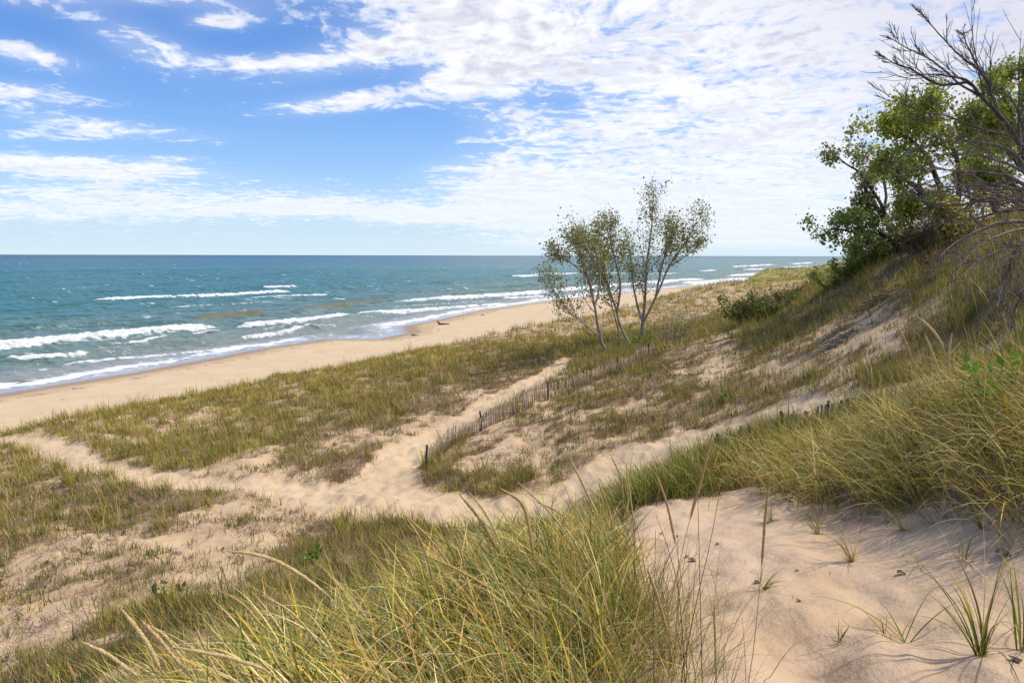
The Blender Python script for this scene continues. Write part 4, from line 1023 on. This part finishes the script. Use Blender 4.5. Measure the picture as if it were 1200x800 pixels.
def stalk(px, Y, label, headfrac=.72, r=.0042, brown=False, seed=0):
    rng = np.random.default_rng(seed)
    P = [W(a, b, Y) for a, b in px]           # tip first
    last = P[-1]; prev = P[-2]; g = HZ(last[0], last[1])
    # stem carries on to the sand, turning upright
    d = last-prev; d = d/np.linalg.norm(d); gap = last[2]-g
    if gap > .02:
        k = .55*gap; mid = last+np.array([d[0]*k*.7, .02, -gap*.5]); bx, by = last[0]+d[0]*k, last[1]+.03
        P += [mid, np.array([bx, by, HZ(bx, by)-.02])]
    P = smooth_path(np.array(P[::-1]), 40); b = P[0].copy()
    seg = np.r_[0, np.cumsum(np.linalg.norm(np.diff(P, axis=0), axis=1))]; L = seg[-1]
    # head length about a quarter metre
    vis = np.linalg.norm(np.diff(np.array([W(a, c, Y) for a, c in px]), axis=0), axis=1).sum()
    r *= .86 if Y < 3.9 else 1.3
    hl = min(.30, vis*headfrac); k = np.searchsorted(seg, L-hl)
    root = empty('grass_seed_stalk', b); tag(root, label, 'seed stalk', 'seed stalks of the dune grass')
    v, f = tube(P[:k+1], np.linspace(.0019, .0012, k+1), 5); place(np_mesh('stem', v, f, M_stem, root, smooth=True), b)
    Q = smooth_path(P[k:], 60); n = len(Q); s = np.linspace(0, 1, n)
    prof = np.minimum(1, s*7+.25)*np.minimum(1, (1-s)*4+.12)**.7
    R = r*prof*(1+.06*rng.normal(0, 1, n))
    v, f = tube(Q, np.abs(R)+.0004, 7); v = v+rng.normal(0, .0006, v.shape)
    # spikelets hugging the rachis
    m_ = 230; t = rng.random(m_)*(n-2); i = t.astype(int); c = Q[i]+(Q[i+1]-Q[i])*(t-i)[:, None]; T = Q[i+1]-Q[i]; T /= np.linalg.norm(T, axis=1, keepdims=True)
    o_ = rng.normal(0, 1, (m_, 3)); o_ -= (o_*T).sum(1, keepdims=True)*T; o_ /= np.linalg.norm(o_, axis=1, keepdims=True); rr = R[i][:, None]
    a = c+o_*rr*.6; tip = c+T*.011+o_*(rr*1.0+.0012); sd = np.cross(T, o_)*.0011
    vv_ = np.stack([a, a+T*.005+sd, tip, a+T*.005-sd], 1).reshape(-1, 3); ff = (np.arange(m_)*4)[:, None]+np.arange(4)[None]
    v2 = np.concatenate([v, vv_]); f2 = np.concatenate([f, ff+len(v)])
    place(np_mesh('seed_head', v2, f2, M_seed2 if brown else M_seed, root), b)
ST = [
 ([(268,646),(300,650),(330,660),(368,684),(400,712),(425,745)], 1.75, 'long arching seed stalk bowing left over the sandy hollow, highest at the lower left', .75, .0050, False),
 ([(262,694),(285,708),(303,728),(325,752)], 1.9, 'golden seed stalk just under the long arching one', .8, .0040, True),
 ([(309,698),(340,716),(365,742),(395,778)], 2.0, 'pale thin seed stalk leaning left beside the golden one', .8, .0036, False),
 ([(143,714),(162,738),(178,762),(196,802)], 1.6, 'upright pale seed stalk at the lower left, tallest of the bottom row', .9, .0056, False),
 ([(167,728),(190,752),(208,775),(232,804)], 1.7, 'slender straw seed stalk right beside the tallest of the bottom row', .9, .0046, False),
 ([(97,753),(125,766),(148,783),(172,806)], 1.5, 'pale seed stalk lying flattest at the far bottom left', .9, .0046, False),
 ([(176,734),(190,742),(206,760),(224,790)], 1.9, 'short pale seed stalk crossing behind the bottom left row', .8, .0040, False),
 ([(205,759),(240,765),(280,774),(330,800)], 1.6, 'thick pale seed stalk lying almost level at the bottom left', .9, .0052, False),
 ([(230,735),(240,757),(248,775),(264,806)], 1.7, 'upright pale seed stalk crossing the almost level one', .85, .0036, False),
 ([(80,778),(86,790),(92,806)], 1.9, 'short golden seed tip at the bottom left corner', .9, .0046, True),
 ([(476,606),(492,630),(503,660),(511,700),(516,735)], 2.5, 'golden seed stalk bending down steeply in the left half of the clump', .8, .0050, True),
 ([(476,604),(505,632),(530,665),(552,695)], 2.6, 'brown seed stalk sharing its tip with the steep golden one', .8, .0046, True),
 ([(498,650),(530,664),(565,683),(600,708)], 2.3, 'golden brown seed stalk leaning far left through the clump', .8, .0048, True),
 ([(525,612),(536,634),(543,655),(550,690)], 2.8, 'short faint seed stalk between two taller golden ones', .8, .0040, True),
 ([(538,578),(560,605),(578,635),(592,664)], 2.7, 'brown seed stalk, left one of a close parallel pair', .9, .0050, True),
 ([(550,576),(570,602),(585,632),(598,665)], 2.7, 'golden seed stalk, right one of a close parallel pair', .9, .0044, False),
 ([(587,572),(612,590),(622,625),(628,668),(632,710)], 2.1, 'thick brown seed stalk standing upright in the centre of the clump', .85, .0056, True),
 ([(608,565),(645,600),(668,632),(684,668)], 2.6, 'pale seed stalk arching right above the centre of the clump', .9, .0040, False),
 ([(630,588),(655,600),(676,622)], 3.0, 'short brown seed stalk nodding left below the green bank', .9, .0040, True),
 ([(668,536),(686,572),(702,606),(716,640)], 2.9, 'tall straw seed stalk left of the sand, leaning left', .9, .0056, False),
 ([(684,588),(698,612),(712,642)], 3.2, 'pale short seed stalk beneath the tall straw one', .9, .0034, False),
 ([(702,566),(712,590),(720,626)], 3.3, 'thin brown seed stalk against the bright green bank', .9, .0040, True),
 ([(717,535),(728,560),(732,600)], 3.2, 'dark slender seed stalk curving over the top of the bank', .9, .0040, True),
 ([(734,543),(739,580),(745,628)], 3.0, 'pale upright seed stalk against the left edge of the sand', .9, .0044, False),
 ([(769,553),(782,590),(791,630),(797,662)], 2.5, 'brown seed stalk leaning left over the bright sand', .8, .0050, True),
 ([(835,508),(824,555),(810,605),(797,660)], 2.2, 'tallest golden brown seed stalk leaning right over the bright sand', .75, .0052, True),
 ([(902,562),(897,610),(894,655),(890,700),(884,760)], 2.2, 'upright golden seed stalk standing alone in front of the sand', .7, .0046, True),
 ([(760,668),(770,695),(778,722),(786,755)], 2.0, 'dark brown seed stalk at the right edge of the foreground clump', .9, .0056, True),
 ([(838,712),(839,745),(840,780),(841,810)], 1.9, 'pale seed stalk rising from the bottom edge before the sand', .9, .0038, False),
 ([(675,650),(684,680),(690,715)], 2.4, 'olive seed stalk deep in the right half of the clump', .9, .0040, True),
 ([(1076,370),(1095,388),(1108,412),(1114,445),(1115,470)], 4.3, 'golden seed stalk arching left above the right mound, longest there', .9, .0056, False),
 ([(1084,390),(1092,410),(1100,432),(1106,450)], 4.4, 'straw seed stalk just left of the longest one on the right mound', .9, .0052, False),
 ([(1051,380),(1060,396),(1068,418),(1072,440)], 4.6, 'thin golden seed stalk, leftmost over the right mound', .9, .0046, True),
 ([(1116,388),(1113,408),(1112,430),(1114,452)], 4.3, 'upright straw seed stalk beside the longest one on the right mound', .9, .0046, False),
 ([(1127,398),(1115,412),(1100,424)], 4.3, 'short pale seed stalk crossing the others on the right mound', .9, .0034, False),
 ([(1040,428),(1046,442),(1050,462)], 4.9, 'faint brown seed stalk before the sandy trail at the right', .9, .0036, True)]
for i, (p, Y, lab, hf, r, br) in enumerate(ST): stalk(p, Y, lab, hf, r, br, 300+i)

# thin bare stems in front of the sand
def thin(px, Y, label, seed, r=.0018, mat=None):
    P = [W(a, b, Y) for a, b in px]; last = P[-1]; g = HZ(last[0], last[1])
    if last[2]-g > .02: P.append(np.array([last[0]+.02, last[1]+.02, g-.01]))
    P = smooth_path(np.array(P[::-1]), 24); b = P[0].copy()
    v, f = tube(P, np.linspace(r, r*.45, 24), 5); o = place(np_mesh('dry_stem', v, f, mat or M_bark_dark, None, smooth=True), b); o.location = b
    tag(o, label, 'dry stem', 'thin dry stems')
thin([(818,572),(820,640),(822,720),(824,800)], 2.1, 'dark vertical dry stem in front of the middle of the sand', 1)
thin([(845,570),(832,640),(818,700),(806,760),(800,800)], 2.0, 'dark dry stem leaning right and crossing the vertical one', 2)
thin([(770,604),(786,650),(797,700),(804,800)], 2.2, 'thin dark stem rising through the brown seed stalks', 3)
thin([(769,620),(768,680),(766,740)], 2.4, 'faint straight stem at the left edge of the sand', 4)
thin([(962,742),(930,756),(905,790),(895,810)], 1.9, 'brown stem bent over the sand at the bottom', 5, .0016, M_stem)

# ------------------------------------------------------------------ single tufts on the near sand
def sprig(px, py, n, L, seed, label, colw=(.5, .3, .1, .1), up=.25, w=.006, bend=1.0, lean=None, base_col=True):
    rng = np.random.default_rng(seed); b = G(px, py)
    cols = np.array([GREEN*.85, OLIVE, YEL, STRAW]); k = rng.choice(4, n, p=np.array(colw)/sum(colw)); c = cols[k]*np.exp(rng.normal(0, .15, (n, 1)))
    base = np.tile(b, (n, 1))+np.c_[rng.normal(0, .008, (n, 2)), np.full(n, -.01)]
    az = rng.uniform(0, 2*PI, n) if lean is None else lean+rng.normal(0, .8, n)
    v, f, cc = blades(base, L*rng.uniform(.45, 1.1, n), az, np.abs(rng.normal(up, .2, n)), np.clip(rng.normal(bend, .45, n), 0, 2.2), np.full(n, w)*rng.uniform(.6, 1.2, n), 10, c, twist=rng.uniform(-1, 1, n))
    root = empty('grass_tuft', b); tag(root, label, 'grass tuft', 'single grass tufts on the near sand')
    place(np_mesh('blades', v, f, M_grass, root, smooth=True, col=cc), b)
    n2 = max(3, n//5); base = np.tile(b, (n2, 1))+np.c_[rng.normal(0, .01, (n2, 2)), np.full(n2, .004)]
    v, f, cc = blades(base, rng.uniform(.05, .16, n2), rng.uniform(0, 2*PI, n2), rng.uniform(1.1, 1.5, n2), rng.uniform(-.1, .3, n2), np.full(n2, .007), 5, np.tile(np.array([.40, .26, .12]), (n2, 1)))
    place(np_mesh('dry_leaves', v, f, M_grass, root, col=cc), b)
sprig(1150, 766, 26, .56, 101, 'tall stiff green tuft with brown dry base leaves, at the lower right', w=.009, up=.3)
sprig(1000, 657, 30, .34, 102, 'pale tuft with a pinkish base in the middle of the shaded sand', (.3, .3, .2, .2), up=.4, lean=PI)
sprig(986, 751, 5, .17, 103, 'tiny three bladed green shoot on the open sand', w=.008, up=.15, bend=.3)
sprig(1062, 752, 9, .44, 104, 'flat sprawling tuft left of the stiff green one', up=.9, w=.007, bend=.7)
sprig(1198, 760, 18, .50, 105, 'green tuft cut by the right edge near the bottom', w=.008)
sprig(1036, 741, 3, .11, 106, 'tiny thin shoot between two sprawling tufts', w=.006, up=.1, bend=.2)
sprig(1078, 664, 5, .16, 107, 'dry broken twiggy shoot on the upper sand', (0, .2, .3, .5), up=.9)
sprig(1131, 656, 8, .30, 108, 'thin upright tuft under the edge of the right mound', up=.2)
sprig(1150, 618, 20, .36, 109, 'leafy tuft where the mound meets the sand at the right', up=.4, lean=PI)
sprig(905, 610, 36, .32, 110, 'fine bladed green tuft at the top edge of the sand', up=.6, lean=PI, w=.004)
sprig(893, 692, 12, .26, 111, 'small green tuft at the foot of the lone golden stalk', up=.7, lean=.3)
sprig(842, 672, 3, .2, 112, 'single thin green shoot on the bright sand', up=.1, bend=.3, w=.004)
sprig(960, 625, 24, .36, 113, 'grassy tuft drooping left below the mound edge', up=.6, lean=PI, w=.004)
sprig(1060, 620, 24, .40, 114, 'yellowish tuft arching down from the mound foot', (.2, .3, .3, .2), up=.6, lean=PI, w=.0045)

# broad, creased and broken blades over the clump
def broad(name, n, xf, yr, label, w=(.006, .011), L=(.25, .62), lean=PI, colw=(.25, .2, .15, .25, .15), hf=1.):
    y = RNG.uniform(*yr, n); x = xf(y, RNG.random(n)); z = lookup(GZ, x, y)-.02
    ok = lookup(NEARD, x, y) > .35; x, y, z = x[ok], y[ok], z[ok]; n = len(x)
    az = np.where(RNG.random(n) < .5, lean+RNG.normal(0, .6, n), RNG.uniform(0, 2*PI, n))
    col = pick(n, list(colw), [GREEN*1.1, OLIVE, YEL, STRAW*1.15, GOLD], .25)
    v, f, c = blades(np.stack([x, y, z], -1), RNG.uniform(*L, n)*hf, az, np.abs(RNG.normal(.35, .3, n)), np.where(RNG.random(n) < .3, RNG.uniform(1.6, 2.6, n), RNG.uniform(.3, 1.6, n)), RNG.uniform(*w, n), 12, col)
    tag(np_mesh(name, v, f, M_near, smooth=True, col=c), label, 'grass', kind='stuff')
broad('broad_grass', 3600, lambda y, q: -.45*y+q*.62*y, (1.1, 4.6), 'broad arching straw and green blades laid over the foreground clump')
broad('arching_grass', 2600, lambda y, q: 2.1+(6-y)*.26+q*3, (3.3, 7.2), 'long golden blades arching left from the crown of the right mound', L=(.4, .8), lean=PI+.2, colw=(.2, .2, .25, .25, .15))

# fine wiry blades around the right side of the foreground clump
def wiry():
    n = 1500; y = RNG.uniform(1.5, 3.4, n); x = .165*y+RNG.normal(.10, .14, n); z = lookup(GZ, x, y)-.02
    az = RNG.uniform(-.8, PI+.6, n); L = RNG.uniform(.2, .62, n)
    col = pick(n, [.35, .35, .15, .15], [GREEN*.9, OLIVE*.9, STRAW*.8, DEAD], .2)
    v, f, c = blades(np.stack([x, y, z], -1), L, az, np.abs(RNG.normal(.25, .2, n)), RNG.uniform(.2, 1.6, n), RNG.uniform(.0018, .0035, n), 9, col)
    tag(np_mesh('wiry_grass', v, f, M_grass, smooth=True, col=c), 'thin wiry grass curling over the edge of the bright sand', 'grass', kind='stuff')
wiry()

# dead leaves lying on the sand
m, t = new_mat('dead_leaf'); t.b.inputs['Base Color'].default_value = (.085, .045, .035, 1); t.b.inputs['Roughness'].default_value = .8; M_dleaf = m
def dleaf(px, py, s, a, label):
    s = s*.62
    rng = np.random.default_rng(int(px*7+py)); b = G(px, py); n = 7; v = []; 
    for i in range(n):
        t_ = i/(n-1); w = s*.32*math.sin(PI*(t_*.9+.05))*(1+.2*rng.normal()); z = .012*s*10*math.sin(t_*3+1)+.006
        cx, cy = (t_-.5)*s, .15*s*math.sin(t_*4)
        for q, zz in ((-1, .25*w), (0, 0), (1, .35*w)): v.append((cx*math.cos(a)-(cy+q*w)*math.sin(a), cx*math.sin(a)+(cy+q*w)*math.cos(a), z+zz))
    f = []
    for i in range(n-1):
        for q in range(2): k = i*3+q; f.append((k, k+3, k+4, k+1))
    o = np_mesh('dead_leaf', v, np.array(f), M_dleaf, smooth=True); o.location = b
    md_ = o.modifiers.new('thickness', 'SOLIDIFY'); md_.thickness = .0015
    tag(o, label, 'dead leaf', 'dead leaves on the sand')
for px, py, s, a, lab in [(812,657,.09,-.4,'long curled dark leaf on the bright sand'), (806,652,.05,.6,'small dark leaf touching the long curled one'), (776,626,.06,.2,'dark leaf at the left side of the bright sand'),
        (795,628,.05,1.2,'little brown leaf right beside the leftmost one'), (938,704,.05,.8,'dark round leaf alone on the open sand'), (889,683,.07,.1,'brown leaf at the foot of the lone golden stalk'),
        (1180,650,.16,-.2,'large dark leaf under the mound at the right edge'), (1194,774,.10,.9,'curled brown leaf beside the stiff tuft at the lower right'), (842,637,.04,.4,'tiny dark fleck below the bank edge'),
        (935,668,.03,.2,'tiny black fleck above the round leaf'), (1058,672,.09,.0,'thin brown leaf lying on the upper shaded sand'), (1040,610,.06,.3,'dark leaf in the shade of the mound')]:
    dleaf(px, py, s, a, lab)

# small litter flecks over the near sand
def flecks():
    n = 900; y = RNG.uniform(1.6, 6.5, n); x = RNG.uniform(-.2, 4.5, n); d = lookup(NEARD, x, y)
    ok = (d < .6) & (RNG.random(n) < .25+d); x, y = x[ok], y[ok]; n = len(x); z = lookup(GZ, x, y)+.002
    col = pick(n, [.5, .3, .2], [DEAD*.5, GREY, STRAW*.7], .3)
    v, f, c = blades(np.stack([x, y, z], -1), RNG.uniform(.006, .05, n), RNG.uniform(0, 2*PI, n), np.full(n, 1.5), RNG.uniform(-.15, .1, n), RNG.uniform(.002, .006, n), 3, col)
    tag(np_mesh('plant_litter', v, f, M_grass, col=c), 'tiny dark flecks of dead plant litter on the near sand', 'litter', kind='stuff')
flecks()

# ------------------------------------------------------------------ light and sky
SUN_AZ = math.radians(86)    # clockwise from the view direction (+Y)
SUN_EL = math.radians(59)
sd = Vector((math.sin(SUN_AZ)*math.cos(SUN_EL), math.cos(SUN_AZ)*math.cos(SUN_EL), math.sin(SUN_EL)))
L = bpy.data.lights.new('sun', 'SUN'); L.energy = 3.25; L.angle = math.radians(2.0); L.color = (1, .955, .87)
so = bpy.data.objects.new('sun', L); C.objects.link(so); so.rotation_euler = sd.to_track_quat('Z', 'Y').to_euler(); so.location = (30, 10, 60)
w = bpy.data.worlds.new('World'); sc.world = w; w.use_nodes = True; t = NT(w.node_tree)
bg = w.node_tree.nodes['Background']; SKYS = .10
sky = t.new('ShaderNodeTexSky', sky_type='NISHITA', sun_disc=False); sky.sun_elevation = SUN_EL; sky.sun_rotation = SUN_AZ; sky.ozone_density = 2.0; sky.dust_density = .6; sky.air_density = 1.0
tc = t.new('ShaderNodeTexCoord').outputs['Generated']
nrm = t.new('ShaderNodeVectorMath', operation='NORMALIZE'); t.link(tc, nrm.inputs[0]); sp = t.new('ShaderNodeSeparateXYZ'); t.link(nrm.outputs[0], sp.inputs[0])
X_, Y_, Z_ = sp.outputs
zp = t.m('MAXIMUM', Z_, .0); den = t.m('ADD', zp, .10)
P_ = t.comb(t.m('DIVIDE', X_, den), t.m('DIVIDE', Y_, den), 0.)       # a cloud deck overhead
ya = t.m('MAXIMUM', t.m('ABSOLUTE', Y_), .15)
A_ = t.m('DIVIDE', X_, ya); E_ = t.m('DIVIDE', zp, ya)                # bearing and height of cloud banks
def blob(px, py, sx, sy, amp, tilt=0.):
    ax, ey = (px-600)/800., (299-py)/800.; dx = t.m('SUBTRACT', A_, ax); dy = t.m('SUBTRACT', E_, ey)
    if tilt: dy = t.m('SUBTRACT', dy, t.m('MULTIPLY', dx, tilt))
    q = t.m('ADD', t.m('POWER', t.m('ABSOLUTE', t.m('DIVIDE', dx, sx/800.)), 2.), t.m('POWER', t.m('ABSOLUTE', t.m('DIVIDE', dy, sy/800.)), 2.))
    return t.m('MULTIPLY', t.m('EXPONENT', t.m('MULTIPLY', q, -1.)), amp)
def addall(l):
    s = l[0]
    for k in l[1:]: s = t.m('ADD', s, k)
    return s
wn = t.noise(P_, .55, 3, .5)
a0 = t.m('ADD', A_, t.m('MULTIPLY', t.m('SUBTRACT', wn, .5), .22))
right = t.ss(-.16, .16, t.m('ADD', a0, t.m('MULTIPLY', E_, .40)))
low = t.m('SUBTRACT', 1., t.ss(.04, .13, E_))
cov = addall([t.m('MULTIPLY', right, .56), t.m('MULTIPLY', t.ss(.0, .45, a0), .14),
    blob(50,8,130,22,.42,-.1), blob(215,14,140,13,.42,-.12), blob(190,68,70,22,.44,-.30), blob(60,78,65,15,.46,-.2), blob(275,41,36,9,.60), blob(310,85,70,9,.50), blob(430,14,120,9,.30),
    blob(425,76,95,20,.50,.20), blob(407,129,68,11,.78,.10), blob(565,92,80,20,.64,.34), blob(40,118,90,14,.50,-.1), blob(100,150,120,9,.42,-.1), blob(530,35,130,45,.32),
    blob(50,193,130,10,.62,-.02), blob(140,205,130,9,.62,-.02), blob(215,190,40,4,.4), blob(480,254,60,9,.62), blob(370,246,80,6,.50), blob(120,247,260,16,.46), blob(90,224,220,14,.42), blob(60,165,170,12,.30), blob(380,238,120,14,.30), blob(610,235,90,24,.42), blob(560,205,70,20,.30),
    blob(230,90,330,80,.07), blob(500,150,60,32,-.25), blob(650,128,60,13,-.32), blob(1012,138,30,12,-.20), blob(1010,175,50,12,-.16), blob(975,232,60,12,-.18), blob(560,10,60,20,-.10),
    t.m('MULTIPLY', low, .20)])
# puffs (altocumulus) and streaks (cirrus)
Pw = t.new('ShaderNodeVectorMath', operation='ADD'); t.link(P_, Pw.inputs[0])
warpn = t.noise(P_, 2.3, 3, .5, out=1); wsc = t.new('ShaderNodeVectorMath', operation='SCALE'); t.link(warpn, wsc.inputs[0]); wsc.inputs['Scale'].default_value = .28; t.link(wsc.outputs[0], Pw.inputs[1])
PW = Pw.outputs[0]
pf = t.noise(t.map(PW, (13., 11.5, 1), (0, 0, .35)), 1, 5, .62); pf2 = t.noise(t.map(PW, (3.4, 4.0, 1)), 1, 8, .66); st_ = t.noise(t.map(PW, (2.2, 9.0, 1), (0, 0, -.10)), 1, 6, .65)
nn = addall([t.m('MULTIPLY', pf, .42), t.m('MULTIPLY', pf2, .44), t.m('MULTIPLY', st_, .14)])
nn = t.m('ADD', t.m('MULTIPLY', t.m('SUBTRACT', nn, .5), 2.5), .5)
al = t.ss(.0, .50, t.m('SUBTRACT', t.m('ADD', nn, cov), .73))
veil = t.m('MULTIPLY', t.ss(.0, .8, cov), .30)
# pale band at the horizon
hz = t.m('EXPONENT', t.m('MULTIPLY', E_, -13.)); hz2 = t.m('EXPONENT', t.m('MULTIPLY', E_, -7.0))
sh1 = t.noise(t.map(PW, (12., 10.5, 1), (0, 0, .35), (.3, .5, 0)), 1, 4, .6); sh2 = t.noise(t.map(PW, (2.0, 3.4, 1), loc=(3, 1, 0)), 1, 4, .6)
shade = t.ss(.40, .62, t.m('ADD', t.m('MULTIPLY', sh1, .5), t.m('MULTIPLY', sh2, .5)))
thick = t.m('MULTIPLY', t.ss(.9, 1.35, t.m('ADD', nn, cov)), t.mr(E_, .05, .30, .25, 1.))
gr = t.ss(.40, 1.0, t.m('ADD', t.m('MULTIPLY', A_, .9), t.m('MULTIPLY', E_, 1.2)))
ccol = t.mix(t.m('MAXIMUM', t.m('MULTIPLY', t.m('MULTIPLY', shade, thick), .9), t.m('MULTIPLY', gr, .62)), (.90, .91, .94), (.53, .54, .67))
skc = t.new('ShaderNodeVectorMath', operation='SCALE'); t.link(sky.outputs[0], skc.inputs[0]); skc.inputs['Scale'].default_value = SKYS
skt = t.mix(1., skc.outputs[0], (.52, .90, 1.46), 'MULTIPLY')
base = t.mix(t.m('MULTIPLY', hz2, .55), skt, (.46, .68, .88))
base = t.mix(t.m('MULTIPLY', hz, .85), base, (.66, .78, .85))
alf = t.m('MULTIPLY', t.m('MULTIPLY', t.m('MAXIMUM', al, veil), t.m('SUBTRACT', 1., t.m('MULTIPLY', hz, .55))), t.ss(.0, .02, Z_))
final = t.mix(alf, base, ccol)
# the Background multiplies by its strength, so clouds are given before it
fin = t.new('ShaderNodeVectorMath', operation='SCALE'); t.link(final, fin.inputs[0]); fin.inputs['Scale'].default_value = 1/SKYS
t.link(fin.outputs[0], bg.inputs[0]); bg.inputs[1].default_value = SKYS

# ------------------------------------------------------------------ camera
cam = bpy.data.cameras.new('camera'); co = bpy.data.objects.new('camera', cam); C.objects.link(co); sc.camera = co
cam.sensor_width = 36; cam.lens = 24; cam.clip_start = .05; cam.clip_end = 100000
co.location = (0, 0, CAMZ); co.rotation_euler = (PI/2-PITCH, math.radians(-.12), 0)
sc.render.resolution_x = 1024; sc.render.resolution_y = 682
sc.view_settings.view_transform = 'Standard'; sc.view_settings.look = 'None'; sc.view_settings.exposure = .22; sc.view_settings.gamma = 1; sc.view_settings.use_curve_mapping = False
sc.render.engine = 'CYCLES'; sc.cycles.max_bounces = 6; sc.cycles.diffuse_bounces = 3; sc.cycles.glossy_bounces = 2; sc.cycles.transmission_bounces = 4; sc.cycles.use_denoising = True
